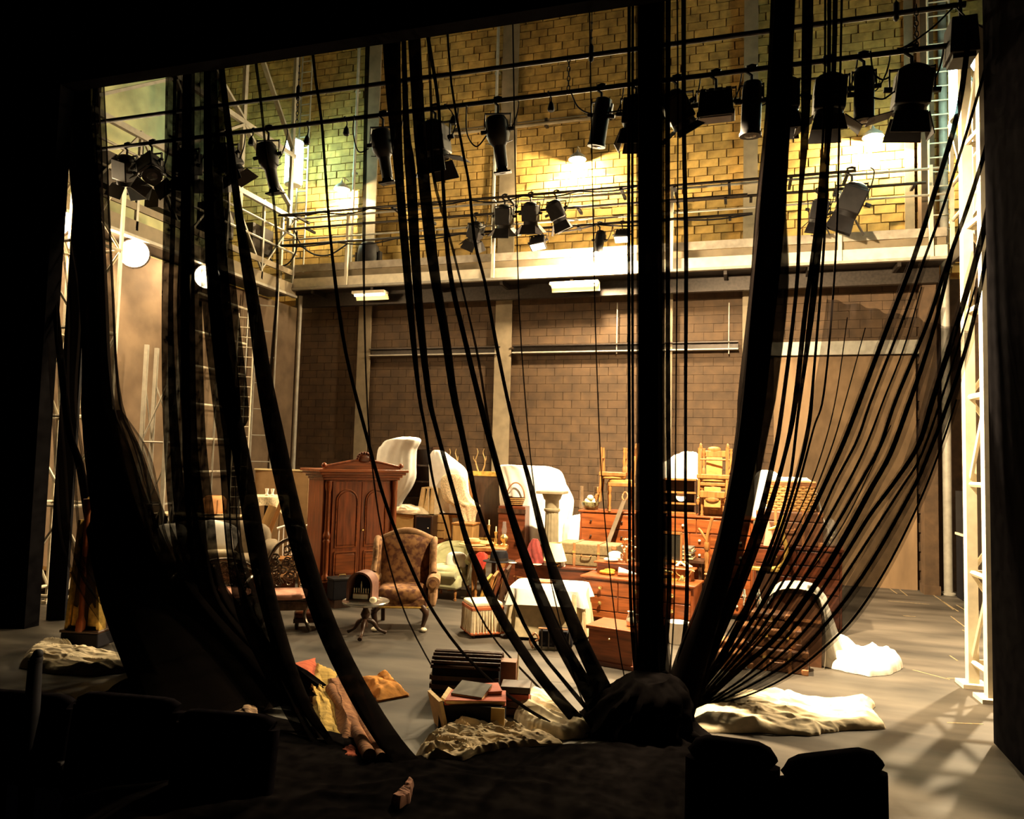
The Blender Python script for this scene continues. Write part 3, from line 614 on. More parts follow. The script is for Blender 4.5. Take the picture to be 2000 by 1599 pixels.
# floods on the side wall under the side gallery
for px, py, Yc, pw, lab in ((262, 495, 9.51, 420, 'blazing round wall flood under the side gallery'), (405, 540, 11.25, 150, 'smaller wall flood seen through the dark gauze'), (105, 432, 8.03, 900, 'star bright wall flood at the edge of the dark wing')):
    q = PX(px, py, -9.75); t = thing('wall_flood', lab, 'lamp', (q.x, q.y, q.z), 32)
    MB(Matrix.Rotation(PI / 2, 4, 'X')).lathe([(.06, -.3), (.14, -.24), (.24, -.06), (.26, 0), (.25, .01)], n=24).build('housing', M_IRON, t)
    MB(Matrix.Rotation(PI / 2, 4, 'X')).lathe([(.24, .005), (.2, .03), (.1, .05), (.002, .055)], n=24).build('lens', glow('flood_glow', (1, .86, .6), 40), t)
    MB().bar((0, .08, .12), (0, .08, .36), .03).build('bracket', M_IRON, t)
    l = light('POINT', 'wall_flood_light', (-.1, -.25, .0), pw * .9, (1, .74, .42), None, .1); l.parent = t
# ================================================================== furniture
def turned(mb, x, y, z0, z1, r, n=10):
    h = z1 - z0; pf = [(r * .9, 0), (r, .03), (r * .6, .07), (r * .95, .14), (r * .55, .22), (r * .8, .45), (r * .95, .62), (r * .5, .72), (r, .78), (r, .97), (r * .9, 1)]
    return mb.lathe([(a, z0 + b * h) for a, b in pf], (x, y, 0), n)
def knob(parent, x, y, z, mt, r=.018):
    return MB(Matrix.Translation((x, y, z)) @ Matrix.Rotation(PI / 2, 4, 'X')).lathe([(r * .4, -.005), (r * .45, .012), (r, .02), (r, .028), (r * .5, .036)], n=10).build('knob', mt, parent)
def rect(x0, y0, x1, y1, Y):
    a, b = P(x0, y0, Y), P(x1, y1, Y); return (a.x + b.x) / 2, b.x - a.x, b.z, a.z
# ---- wardrobe
a = FL(622, 1181)
Wd, Dp = 1.22, .62
t = thing('wardrobe', 'tall mahogany wardrobe with pediment and two arched panel doors', 'wardrobe', (a.x, a.y, 0), 52)
MB().box((Wd / 2, Dp / 2, 1.08), (Wd, Dp, 1.60)).build('carcass', M_MAHOG, t, bev=.006)
pl = MB().box((Wd / 2, Dp / 2 - .02, .16), (Wd + .08, Dp + .06, .32)).build('plinth', M_MAHOGX, t, bev=.01)
MB().box((Wd / 2, -.055, .17), (Wd - .12, .03, .19)).build('plinth_drawer', M_MAHOGX, pl, bev=.006)
MB().box((Wd / 2, Dp / 2 - .03, .335), (Wd + .12, Dp + .1, .03)).build('plinth_moulding', M_MAHOGX, t, bev=.01)
for s in (.0, 1): MB().lathe([(.05, 0), (.06, .02), (.06, .05), (.04, .06)], (.05 + s * (Wd - .1), .05, -.01), 10).build('bun_foot', M_DARKW, t)
mb = MB()
for i, (e, z) in enumerate(((.02, 1.86), (.05, 1.9), (.09, 1.94), (.12, 1.98))): mb.box((Wd / 2, Dp / 2 - .02, z), (Wd + 2 * e, Dp + 2 * e, .045))
mb.build('cornice', M_MAHOGX, t, bev=.008)
pd = MB().prism([(-.02, 2.0), (Wd + .02, 2.0), (Wd + .02, 2.03), (Wd * .62, 2.13), (Wd * .5, 2.15), (Wd * .38, 2.13), (-.02, 2.03)], -.05, .02).build('pediment', M_MAHOGX, t, bev=.006)
mb = MB()
for s in (-1, 1): mb.tube([(Wd / 2 + s * (Wd / 2 + .03) * k, -.06, 2.16 - .12 * k ** 1.2) for k in (.15, .4, .7, 1)], .018, 8); mb.lathe([(.012, -.035), (.04, -.02), (.045, .0), (.03, .03), (.01, .04)], (Wd / 2 + s * (Wd / 2 + .02), -.05, 2.06), 10)
mb.build('raking_moulding', M_MAHOG, pd)
mb = MB(); mb.pad((Wd / 2, -.05, 2.17), (.2, .07, .13), 2.4)
for k in range(9): ang = PI * k / 8; mb.pad((Wd / 2 + math.cos(ang) * .11, -.06, 2.17 + math.sin(ang) * .085), (.05, .06, .05), 2, 8, 6)
mb.build('carved_crest', M_MAHOGD, pd)
for s in (0, 1):
    x0 = .14 + s * (Wd - .28) / 2; wd = (Wd - .28) / 2 - .008; cx = x0 + wd / 2
    dr = MB().box((cx, -.012, 1.09), (wd, .025, 1.44)).build('door', M_MAHOG, t, bev=.004)
    poly = [(cx - wd * .32, .86)] + [(cx + wd * .32, .86)] + [(cx + wd * .32 * math.cos(PI * k / 10), 1.52 + .14 * math.sin(PI * k / 10)) for k in range(11)]
    MB().prism(poly, -.035, -.02).build('arched_panel', M_MAHOG, dr, bev=.008)
    fr = [(cx + (wd * .36) * math.cos(PI * k / 12), -.03, 1.52 + .17 * math.sin(PI * k / 12)) for k in range(13)]
    MB().tube([(cx + wd * .36, -.03, .83)] + fr + [(cx - wd * .36, -.03, .83), (cx + wd * .36, -.03, .83)], .012, 6).build('panel_moulding', M_MAHOGX, dr)
    MB().box((cx, -.03, .58), (wd * .66, .02, .3)).build('lower_panel', M_MAHOGX, dr, bev=.008)
    mb = MB()
    for dx, dz, w_, h_ in ((0, .18, .74, .02), (0, -.18, .74, .02)): mb.box((cx, -.03, .58 + dz), (wd * w_, .025, h_))
    for dx in (-1, 1): mb.box((cx + dx * wd * .37, -.03, .58), (.018, .025, .36))
    mb.build('lower_moulding', M_MAHOGX, dr)
    xc = .07 + s * (Wd - .14)
    MB().lathe([(.05, .36), (.05, .42), (.035, .44), (.04, .5), (.042, .9), (.055, .93), (.04, .96), (.055, .99), (.055, 1.03), (.04, 1.06), (.036, 1.1), (.033, 1.66), (.045, 1.7), (.05, 1.74), (.05, 1.83)], (xc, -.03, 0), 14).build('pilaster', M_MAHOG, t)
MB().cyl((Wd / 2 + .03, -.025, 1.08), (Wd / 2 + .03, -.05, 1.08), .014, n=8).build('key_plate', M_BRASS, t)
# ---- low dark box leaning on the wardrobe plinth
t = thing('deed_box', 'small black deed box against the wardrobe plinth', 'box', (a.x + .25 * .616 + .25 * .788, a.y + .25 * .788 - .25 * .616, 0), 52)
MB().box((0, 0, .26), (.36, .25, .28)).build('body', M_BLACK, t, bev=.01); MB().box((0, 0, .41), (.38, .27, .04)).build('lid', M_BLACKMET, t, bev=.01); MB().tube([(-.06, 0, .43), (-.05, 0, .46), (.05, 0, .46), (.06, 0, .43)], .008, 6).build('handle', M_BRASS, t); MB().box((0, 0, .06), (.3, .22, .12)).build('stand', M_DARKW, t)
# ---- wing armchair
a = FL(784, 1222)
t = thing('wing_armchair', 'wing armchair in brown floral tapestry with cabriole legs', 'armchair', (a.x, a.y, 0), 20)
MB().box((0, .0, .36), (.68, .62, .12)).build('seat_rail', M_TAPES, t, bev=.02)
MB().pad((0, -.03, .45), (.62, .62, .2), 4).build('seat_cushion', M_TAPES, t)
MB().tube([(-.35, .2, .3), (-.35, -.31, .3), (.35, -.31, .3), (.35, .2, .3)], .014, 6).build('gilt_braid', M_GOLD, t)
def fnb(u, v):
    x = (u - .5) * .66; z = .42 + v * .74 * (1 - .11 * abs(2 * u - 1) ** 2.2); return (x, .27 + .14 * v + .05 * math.cos(x * 4) * 0, z)
mb = MB(); mb.grid(lambda u, v: (fnb(u, v)[0], fnb(u, v)[1] - .07 * (1 - abs(2 * u - 1) ** 4) * (1 - (2 * v - 1) ** 6), fnb(u, v)[2]), 16, 14)
mb.grid(lambda u, v: (fnb(1 - u, v)[0], fnb(u, v)[1] + .1, fnb(1 - u, v)[2]), 16, 14); mb.build('backrest', M_TAPES, t)
mb = MB(); mb.tube(crom([(-.34, .42, .72), (-.35, .46, 1.02), (-.3, .47, 1.09), (0, .47, 1.19), (.3, .47, 1.09), (.35, .46, 1.02), (.34, .42, .72)], 30), .055, 10); mb.build('back_border', M_TAPESL, t)
for s in (-1, 1):
    mb = MB(); poly = [(.44, .55), (.44, 1.07), (.30, 1.1), (.2, 1.03), (.16, .85), (.1, .68), (.0, .6)]
    mb.M = Matrix.Translation((s * .37, 0, 0)) @ Matrix.Rotation(PI / 2, 4, 'Z') @ Matrix.Rotation(0, 4, 'X')
    mb.prism(poly, -.04, .04); mb.build('wing', M_TAPES, t, bev=.025)
    MB().tube(crom([(s * .38, .42, 1.08), (s * .39, .28, 1.1), (s * .39, .17, 1.0), (s * .39, .14, .84), (s * .4, .06, .69)], 16), .04, 8).build('wing_edge', M_TAPESL, t)
    ar = MB().cyl((s * .4, .3, .6), (s * .41, -.27, .6), .085, .09, 16).build('arm', M_TAPESL, t)
    MB().cyl((s * .41, -.268, .6), (s * .41, -.285, .6), .055, n=14).build('arm_scroll', M_TAPES, ar)
    MB().box((s * .4, .02, .44), (.1, .56, .28)).build('arm_panel', M_TAPESL, t, bev=.03)
    for yy, cab in ((-.27, 1), (.27, 0)):
        if cab: MB().tube(crom([(s * .28, yy, .31), (s * .33, yy - .03, .24), (s * .31, yy - .01, .12), (s * .29, yy - .01, .05), (s * .31, yy - .05, .025)], 14), [.05, .05, .048, .044, .04, .036, .032, .028, .026, .025, .026, .03, .034, .036], 10).build('leg', M_DARKW, t)
        else: MB().bar((s * .28, yy, .3), (s * .28, yy + .06, 0), .05).build('leg', M_DARKW, t)
    MB().pad((s * .31, -.33, .03), (.09, .1, .06), 2, 10, 8).build('pad_foot', M_IVORY, t)
# ---- tripod table with tin clock
a = FL(712, 1243)
t = thing('tripod_table', 'round silver topped tripod table beside the wing armchair', 'table', (a.x, a.y, 0), 10)
MB().lathe([(.001, .40), (.26, .40), (.275, .405), (.29, .43), (.285, .44), (.26, .425), (.001, .42)], n=36).build('tray_top', M_SILVER, t)
MB().lathe([(.05, .4), (.045, .37), (.03, .34), (.05, .3), (.06, .27), (.045, .24), (.03, .2), (.04, .17), (.035, .12)], n=14).build('stem', M_DARKW, t)
for k in range(3):
    ang = -PI / 2 + 2 * PI * k / 3 + .1; c, s_ = math.cos(ang), math.sin(ang)
    MB().tube(crom([(c * .02, s_ * .02, .2), (c * .1, s_ * .1, .17), (c * .17, s_ * .17, .08), (c * .27, s_ * .27, .03)], 12), [.03] * 6 + [.025, .022, .02, .02, .024, .028], 8).build('leg', M_DARKW, t)
q = FL(700, 1188, .44)
t = thing('mantel_clock', 'dark domed wooden case with pale figures inside on tray table', 'clock', (a.x - .06, a.y + .02, .44), 8)
arch = lambda r, z0, n=14: [(-r, 0), (r, 0)] + [(r * math.cos(PI * k / n), z0 + r * math.sin(PI * k / n)) for k in range(n + 1)]
mb = MB(); A, B = arch(.165, .19), arch(.135, .18); n = len(A)
mb.grid(lambda u, v: (0, 0, 0), 2, 2) if 0 else None
outer = [(.165 * math.cos(PI * k / 16), .19 + .165 * math.sin(PI * k / 16)) for k in range(17)]; outer = [(.165, 0)] + outer + [(-.165, 0)]
inner = [(x * .86, .19 + (z - .19) * .86 if z > .19 else z) for x, z in outer]
vs = []; fs = []
for (x, z) in outer: vs += [(x, -.12, z), (x, .12, z)]
for (x, z) in inner: vs += [(x, -.12, z), (x, .12, z)]
m_ = len(outer)
for i in range(m_ - 1):
    a0, b0 = 2 * i, 2 * i + 2; c0, d0 = 2 * m_ + 2 * i, 2 * m_ + 2 * i + 2
    fs += [(a0, b0, b0 + 1, a0 + 1), (c0, c0 + 1, d0 + 1, d0), (a0, c0, d0, b0), (a0 + 1, b0 + 1, d0 + 1, c0 + 1)]
mb.add(vs, fs, True); mb.build('dome_case', mat('plum_brown_wood', (.20, .10, .075), .4, var=.3, scale=8), t)
MB().prism(arch(.15, .18), .1, .118).build('back_board', M_BLACK, t); MB().box((0, 0, .008), (.3, .24, .016)).build('base_board', M_DARKW, t)
MB().box((0, -.03, .05), (.2, .1, .07)).build('scene_base', M_IVORY, t, bev=.01)
for k in range(7): x = -.09 + .03 * k; MB().lathe([(.008, 0), (.005, .04), (.009, .05 + .05 * (k == 3)), (.002, .07 + .08 * (k == 3))], (x, -.05, .085), 8).build('figurine', M_IVORY, t)
t = tag(MB().pad((a.x + .15, a.y - .1, .475), (.09, .08, .07), 2.5).build('porcelain_dish', M_IVORY), 'small pale dish beside the domed clock', 'dish')
# ---- green tufted chair
a = FL(884, 1158)
t = thing('tub_chair', 'pale green buttoned tub chair behind the wing armchair', 'armchair', (a.x + .06, a.y - .3, 0), -4)
def tub(u, v):
    ang = PI * (-.08 + 1.16 * u); r = .33 + .04 * v; k = 1 - .42 * abs(2 * u - 1) ** 2.2
    return (math.cos(ang) * r, .02 + math.sin(ang) * r * .95, .3 + v * .56 * k)
mb = MB(); mb.grid(lambda u, v: Vector(tub(u, v)) * 1 + Vector((0, 0, 0)), 30, 14)
def tubin(u, v):
    x, y, z = tub(u, v); q = .78 + .035 * math.cos(u * 26) * math.cos(v * 14); return (x * q, .02 + (y - .02) * q, z)
mb.grid(lambda u, v: tubin(1 - u, v), 30, 14); mb.build('buttoned_back', M_GREENUP, t)
MB().tube([Vector(tub(k / 20, 1)) * .9 + Vector((0, 0, .01 + .09 * 0)) for k in range(21)], .055, 10).build('back_roll', M_GREENUP, t)
MB().pad((0, -.08, .42), (.56, .62, .2), 4).build('seat_cushion', M_GREENUP, t); MB().box((0, -.06, .28), (.6, .6, .22)).build('seat_skirt', M_GREENUP, t, bev=.05)
MB().cyl((-.28, -.37, .40), (.28, -.37, .40), .055, n=12).build('front_roll', M_GREENUP, t)
for sx in (-1, 1):
    for sy in (-1, 1): turned(MB(), sx * .24, sy * .24 - .05, 0, .2, .026).build('leg', M_OAK, t)
tag(MB().pad((a.x + .18, a.y - .34, .58), (.34, .16, .28), 3, rx=-.35, rz=.1).build('cushion', M_CLOTH), 'bright white cushion on the pale green tub chair', 'cushion')
# ---- leaning picture frames
a = FL(908, 1207)
for k in range(4):
    t = thing('picture_frame', ['front gilt frame of the pictures leaning by the fringed stool', 'second leaning frame with thin gilt edge', 'third leaning dark frame in the picture stack', 'rearmost leaning dark frame touching the red cloth'][k], 'picture', (a.x + .12 + k * .085, a.y + .12 + k * .05, 0), 101, 'pictures leaning in a stack'); t.rotation_euler[0] = math.radians(17 - k * 1.5)
    hh, ww = .60 + .04 * k, .5; mt = (M_GOLD, M_OAK, M_MAHOGD, M_DARKW)[k]
    for q in (-1, 1):
        MB().box((q * (ww / 2 - .03), 0, hh / 2), (.06, .04, hh)).build('frame_side', mt, t, bev=.008); MB().box((0, 0, hh / 2 + q * (hh / 2 - .03)), (ww, .04, .06)).build('frame_rail', mt, t, bev=.008)
    MB().box((0, .012, hh / 2), (ww - .08, .01, hh - .08)).build('canvas', M_DARKW, t)
# ---- fringed stool
a = FL(955, 1240)
t = thing('fringed_stool', 'cream square stool with red trim and long fringe', 'stool', (a.x - .1, a.y + .02, 0), 38)
MB().box((0, 0, .40), (.40, .40, .06)).build('cushion_top', M_CREAMC, t, bev=.02); MB().box((0, 0, .355), (.43, .43, .05)).build('red_trim', mat('rust_braid', (.40, .10, .03), .8), t, bev=.012)
mb = MB()
for i in range(4):
    R = Matrix.Rotation(i * PI / 2, 4, 'Z')
    for k in range(22):
        x = -.2 + k * .4 / 21; p = R @ Vector((x, -.205, .34)); q = R @ Vector((x + .01 * math.sin(k * 3), -.21 - .012 * math.sin(k * 2.1), .06)); mb.cyl(p, q, .009, .011, 5)
mb.build('fringe', M_CREAMC, t, kind='stuff'); MB().box((0, 0, .2), (.38, .38, .3)).build('skirt', M_CREAMC, t)
MB().box((0, 0, .055), (.45, .45, .035)).build('hem_braid', mat('rust_braid', (.4, .1, .03)), t, bev=.01)
for sx in (-1, 1):
    for sy in (-1, 1): MB().cyl((sx * .17, sy * .17, 0), (sx * .17, sy * .17, .06), .02, n=8).build('foot', M_DARKW, t)
# ---- lace covered table
a = FL(1062, 1248)
t = thing('tea_table', 'square tea table under a white lace tablecloth', 'table', (a.x, a.y + .28, 0), 6)
MB().box((0, 0, .60), (.86, .74, .04)).build('tabletop', M_DARKW, t)
for sx in (-1, 1):
    for sy in (-1, 1): MB().bar((sx * .36, sy * .3, 0), (sx * .36, sy * .3, .59), .05).build('leg', M_DARKW, t)
def cloth(w, d, h, drop, pl, seed, z):
    def fn(u, v):
        an = 2 * PI * u; e = .22
        cx = math.copysign(abs(math.cos(an)) ** e, math.cos(an)) * w / 2; cy = math.copysign(abs(math.sin(an)) ** e, math.sin(an)) * d / 2
        if v < .5: k = v / .5; return (cx * k, cy * k, z + .004 * fbm(Vector((cx * k * 5, cy * k * 5, seed))))
        k = (v - .5) / .5; f = .014 + k * (.03 + .035 * math.sin(an * pl + seed) + .03 * fbm(Vector((math.cos(an) * 4, math.sin(an) * 4, seed))))
        return (cx * (1 + f / .4), cy * (1 + f / .4), z - drop * k ** 1.1 * (1 + .06 * math.sin(an * 4 + seed)))
    return fn
MB().grid(cloth(.9, .78, .6, .56, 14, 1, .626), 120, 26, True).build('under_cloth', mat('ecru_linen', (.55, .45, .27), .9, var=.15, scale=12, bump=.2), t)
MB().grid(cloth(.91, .79, .6, .2, 9, 4, .634), 120, 24, True).build('tablecloth', M_CLOTH, t)
t2 = thing('platter', 'oval brown wooden platter on the white lace tablecloth', 'platter', (a.x - .1, a.y + .36, .64), 10); MB().lathe([(.001, .0), (.14, .0), (.17, .02), (.16, .025), (.001, .012)], n=24, sy=.55).build('dish', M_LEATH, t2)
# ---- black shape before the tea table: small iron fireside stool with curl
a = FL(1092, 1268)
t = thing('dog_grate', 'low black iron grate in front of the lace table', 'grate', (a.x - .04, a.y, 0), 10)
MB().box((0, 0, .14), (.4, .22, .2)).build('basket', M_BLACK, t, bev=.03)
MB().tube(crom([(-.26, -.1, .02), (-.3, -.12, .12), (-.24, -.12, .2), (-.2, -.12, .14), (-.25, -.12, .1)], 18), .014, 6).build('scroll', M_LEATH, t)
for k in range(5): MB().cyl((-.16 + .08 * k, -.12, .03), (-.16 + .08 * k, -.12, .26), .01, n=6).build('bar', M_IRON, t)
MB().cyl((-.2, -.12, .26), (.14, -.12, .26), .012, n=6).build('top_rail', M_LEATH, t)
# ---- generic chest of drawers
def chest(name, lab, cat, loc, rz, w_, d_, h_, rows, wood, wood2, km, cols=None, foot=.08, top=.03, kr=.018, two=True):
    t = thing(name, lab, cat, loc, rz)
    MB().box((0, 0, foot + (h_ - foot - top) / 2), (w_, d_, h_ - foot - top)).build('carcass', wood, t, bev=.006)
    MB().box((0, -.01, h_ - top / 2), (w_ + .05, d_ + .05, top)).build('top', wood2, t, bev=.008)
    if foot:
        for sx in (-1, 1):
            for sy in (-1, 1): MB().lathe([(.025, 0), (.035, foot * .5), (.025, foot)], (sx * (w_ / 2 - .06), sy * (d_ / 2 - .06), 0), 10).build('foot', wood, t)
    n = len(rows); tot = sum(rows); z = h_ - top - .015; H_ = h_ - foot - top - .03
    for i, q in enumerate(rows):
        hh = H_ * q / tot; nc = cols[i] if cols else 1
        for c in range(nc):
            ww = (w_ - .05) / nc; cx = -w_ / 2 + .025 + ww * (c + .5)
            dw = MB().box((cx, -d_ / 2 - .008, z - hh / 2), (ww - .014, .024, hh - .016)).build('drawer', wood2, t, bev=.005)
            for kx in ((-.3, .3) if (two and nc == 1) else (0,)): knob(dw, cx + kx * ww, -d_ / 2 - .02, z - hh / 2, km, kr)
        z -= hh
    return t
# ---- chest standing high behind the trunk
cx, wd, zb, zt = rect(1131, 995, 1207, 1085, 11.7)
chest('chest_of_drawers', 'tall mahogany chest with dark knobs behind the strapped trunk', 'chest', (cx + .13, 11.95, 0), 0, .86, .5, zt, (1, 1, 1.1, 1.2, 1.3), M_MAHOG, M_MAHOGX, M_DARKW)
ZC = zt; CX = cx + .13
# ---- dressing chest
a = FL(1140, 1232); b = FL(1366, 1262)
an = math.degrees(math.atan2(b.y - a.y, b.x - a.x)); wl_ = 1.52
t = chest('dressing_chest', 'long mahogany dressing chest with brass knobs and raised shelf', 'dresser', (-1.25, 10.2, 0), -9, 1.5, .52, .68, (1, 1, .5), M_MAHOG, M_MAHOGX, M_BRASS, (3, 3, 1), .12, .03, .026, False)
MB().box((0, .14, .75), (1.3, .2, .14)).build('shelf_riser', M_MAHOGX, t, bev=.005); MB().box((0, .13, .83), (1.38, .26, .025)).build('raised_shelf', M_MAHOGX, t, bev=.01)
DRX, DRY = -1.25, 10.2
# dark arched kneehole stool before it
a = FL(1215, 1222)
t = thing('round_fire_screen', 'black arched board leaning on the dressing chest', 'screen', (a.x, a.y - .02, 0), -5); MB().prism(arch(.2, .22), -.02, .02).build('board', M_BLACK, t, bev=.006); MB().box((0, .03, .02), (.42, .12, .04)).build('foot', M_DARKW, t); MB().bar((.2, -.02, .02), (.22, .02, .5), .025).build('pole', M_LEATH, t)
# ---- red box ottoman
a = FL(1178, 1302)
t = thing('box_ottoman', 'plain red mahogany box with hinged lid on the floor', 'box', (a.x + .12, a.y + .24, 0), -14)
MB().box((0, 0, .20), (.52, .44, .36)).build('body', M_MAHOGX, t, bev=.006); MB().box((0, 0, .40), (.57, .49, .04)).build('lid', M_MAHOGX, t, bev=.008); MB().box((0, 0, .025), (.56, .48, .05)).build('plinth', M_MAHOGD, t, bev=.006); knob(t, 0, -.222, .3, M_BRASS, .014)
q = FL(1237, 1225, .42)
t = thing('cream_jug', 'small cream jug standing on the mahogany box lid', 'jug', (a.x + .27, a.y + .2, .42)); MB().lathe([(.035, 0), (.05, .01), (.06, .06), (.04, .11), (.035, .14), (.045, .16), (.038, .16)], n=16).build('body', M_IVORY, t); MB().tube(crom([(.045, 0, .13), (.09, 0, .12), (.085, 0, .06), (.055, 0, .04)], 10), .008, 6).build('handle', M_IVORY, t)
# white enamel bucket and bottle under the dresser
a = FL(1322, 1258); t = thing('enamel_bucket', 'white enamel bucket on the floor under the dressing chest', 'bucket', (a.x, a.y + .05, 0)); MB().lathe([(.09, 0), (.1, .01), (.135, .26), (.142, .265), (.13, .26), (.09, .02)], n=20).build('pail', M_CLOTH, t); MB().tube(crom([(-.13, 0, .25), (-.1, -.05, .14), (0, -.09, .11), (.1, -.05, .14), (.13, 0, .25)], 14), .006, 5).build('bail_handle', M_OAK, t)
# ---- strapped trunk
cx, wd, zb, zt = rect(1100, 1066, 1205, 1108, 10.9)
def trunk(name, lab, loc, rz, w_, d_, h_, body, strap, lidh=.3, nst=2, cat='trunk', group=None):
    t = thing(name, lab, cat, loc, rz, group)
    MB().box((0, 0, h_ * (1 - lidh) / 2), (w_, d_, h_ * (1 - lidh))).build('body', body, t, bev=.015); MB().box((0, 0, h_ * (1 - lidh / 2) + .002), (w_ + .008, d_ + .008, h_ * lidh)).build('lid', body, t, bev=.02)
    for k in range(nst):
        x = -w_ / 2 + w_ * (k + .7) / (nst + .4)
        mb = MB(); mb.box((x, -d_ / 2 - .006, h_ / 2), (.035, .01, h_)); mb.box((x, 0, h_ + .006), (.035, d_ + .02, .01)); mb.build('strap', strap, t); MB().box((x, -d_ / 2 - .014, h_ * .62), (.045, .008, .03)).build('buckle', M_BRASS, t)
    MB().tube(crom([(-.07, -d_ / 2, h_ * .5), (-.06, -d_ / 2 - .035, h_ * .46), (.06, -d_ / 2 - .035, h_ * .46), (.07, -d_ / 2, h_ * .5)], 12), .009, 6).build('handle', strap, t)
    for sx in (-1, 1):
        for z in (.03, h_ - .03): MB().box((sx * (w_ / 2 - .03), -d_ / 2 + .02, z), (.07, .06, .065)).build('corner', strap, t, bev=.01)
    return t
trunk('strapped_trunk', 'olive canvas travelling trunk with two leather straps', (cx, 10.95, .70), -4, wd + .06, .46, .32, M_TRUNKG, M_LEATH, .5)
# support table for it: dark mahogany D shaped table
t = thing('side_table', 'dark bow fronted mahogany table behind the lace cloth', 'table', (-2.38, 10.84, 0), 0)
mb = MB(); pl_ = [(-.85, .3), (-.85, -.1)] + [(-.85 + 1.75 * k / 10, -.1 - .25 * math.sin(PI * k / 10)) for k in range(1, 10)] + [(.9, -.1), (.9, .3)]
def slab(mb, poly, z0, z1):
    n = len(poly); mb.add([(x, y, z0) for x, y in poly] + [(x, y, z1) for x, y in poly], [tuple(range(n - 1, -1, -1)), tuple(range(n, 2 * n))] + [(i, (i + 1) % n, n + (i + 1) % n, n + i) for i in range(n)]); return mb
slab(MB(), pl_, .665, .70).build('tabletop', M_MAHOGD, t, bev=.008); slab(MB(), [(x * .96, y * .95) for x, y in pl_], .48, .665).build('bow_frieze', M_MAHOGD, t)
slab(MB(), [(x * .98, y * .98 - .01) for x, y in pl_], .47, .485).build('frieze_bead', M_OAK, t)
for x, y in ((-.78, .22), (-.78, -.1), (.82, .22), (.82, -.1), (0, -.28)): turned(MB(), x, y, 0, .49, .035).build('leg', M_MAHOGD, t)
for px, py, r in ((992, 1103, .06), (1040, 1107, .07)):
    q = FL(px, py, .71); tag(MB().lathe([(.02, 0), (r * .6, .004), (r, .014), (r * .96, .016), (.01, .008)], n=20).build('saucer', M_IVORY, loc=(q.x, max(10.5, min(q.y, 10.9)), .70)), 'small pale saucer on the bow fronted table', 'saucer', 'saucers on the bow fronted table')
# china figurine on the table edge
q = FL(1102, 1132, .70); t = thing('porcelain_figure', 'tiny pink and white porcelain figure on the dark table', 'figurine', (-2.42, 10.56, .70)); MB().lathe([(.03, 0), (.035, .02), (.02, .07), (.03, .11), (.012, .13)], n=12).build('skirt', M_CLOTH, t); MB().pad((0, 0, .155), (.035, .035, .045), 2, 10, 8).build('head', M_PINK, t)
# ---- lampshade
q = P(1084, 1100, 10.55)
t = thing('table_lamp', 'cream cone lampshade on a low lamp beside the trunk', 'lamp', (q.x, 10.55, .70)); MB().lathe([(.17, .08), (.09, .33), (.085, .33), (.165, .08)], n=28).build('lamp_shade', M_SHADE, t); MB().lathe([(.07, 0), (.07, .02), (.02, .04), (.03, .09), (.015, .2)], n=14).build('base', M_BRASS, t)
# ---- hats, baskets and cloth on the table
def hat(lab, loc, rz, r, h_, mt, band):
    t = thing('hat', lab, 'hat', loc, rz); MB().lathe([(.001, 0), (r, .004), (r, .014), (r * .58, .02), (r * .54, h_ * .7), (r * .46, h_), (.001, h_ + .01)], n=26, sy=.85).build('felt', mt, t); MB().lathe([(r * .585, .022), (r * .575, .06)], n=26, sy=.85).build('band', band, t); return t
hat('wide black felt hat lying on the bow fronted table', (P(975, 1085, 10.6).x, 10.6, .70), 20, .24, .16, M_BLACK, M_IRON)
hat('floppy straw hat lying next to the black hat', (P(925, 1085, 11.1).x - .02, 11.1, .86), -10, .22, .10, M_ROPE, M_OAK)
t = thing('sewing_table', 'small golden oak table holding the straw hat and red silk', 'table', (P(952, 1110, 11.1).x, 11.16, 0), 12)
MB().box((0, 0, .82), (.56, .5, .06)).build('tabletop', M_OAK, t, bev=.01); MB().box((0, 0, .74), (.5, .42, .1)).build('frieze', M_OAK, t)
for sx in (-1, 1):
    for sy in (-1, 1): turned(MB(), sx * .22, sy * .18, 0, .7, .03).build('leg', M_OAK, t)
drape('silk_scarf', [(1078, 936, 944), (1085, 928, 952), (1098, 924, 948), (1108, 930, 944), (1120, 936, 941)], 10.84, .09, M_RED, 'bunched red silk scarf spilling off the oak table', 'scarf', amp=.02, pleats=7, n=36, rings=14)
drape('maroon_shawl', [(1052, 1040, 1050), (1062, 1034, 1054), (1080, 1030, 1058), (1096, 1034, 1060)], 10.7, .16, mat('maroon_wool', (.22, .035, .03), .9, var=.3, scale=12, bump=.2), 'maroon wool shawl heaped beside the lampshade', 'shawl', amp=.02, pleats=7, n=36, rings=14, zfloor=.70)
drape('sack', [(1056, 930, 952), (1062, 910, 962), (1072, 900, 962), (1082, 898, 950)], 11.2, .3, M_ROPE, 'limp straw coloured sack on the oak table', 'sack', amp=.02, pleats=5, n=36, rings=14, zfloor=.85)
# candlestick pair and small brass lamp on the oak side
for px, lab in ((958, 'brass candlestick standing behind the straw sack'), (972, 'shorter brass candlestick beside the black hat')):
    q = P(px, 1060, 11.35); t = thing('candlestick', lab, 'candlestick', (q.x, 11.25, .85)); h_ = .32 if px < 960 else .22
    MB().lathe([(.06, 0), (.06, .015), (.02, .03), (.025, h_ * .4), (.014, h_ * .6), (.024, h_ * .9), (.03, h_)], n=14).build('stick', M_BRASS, t); MB().cyl((0, 0, h_), (0, 0, h_ + .08), .011, n=8).build('candle', M_IVORY, t)
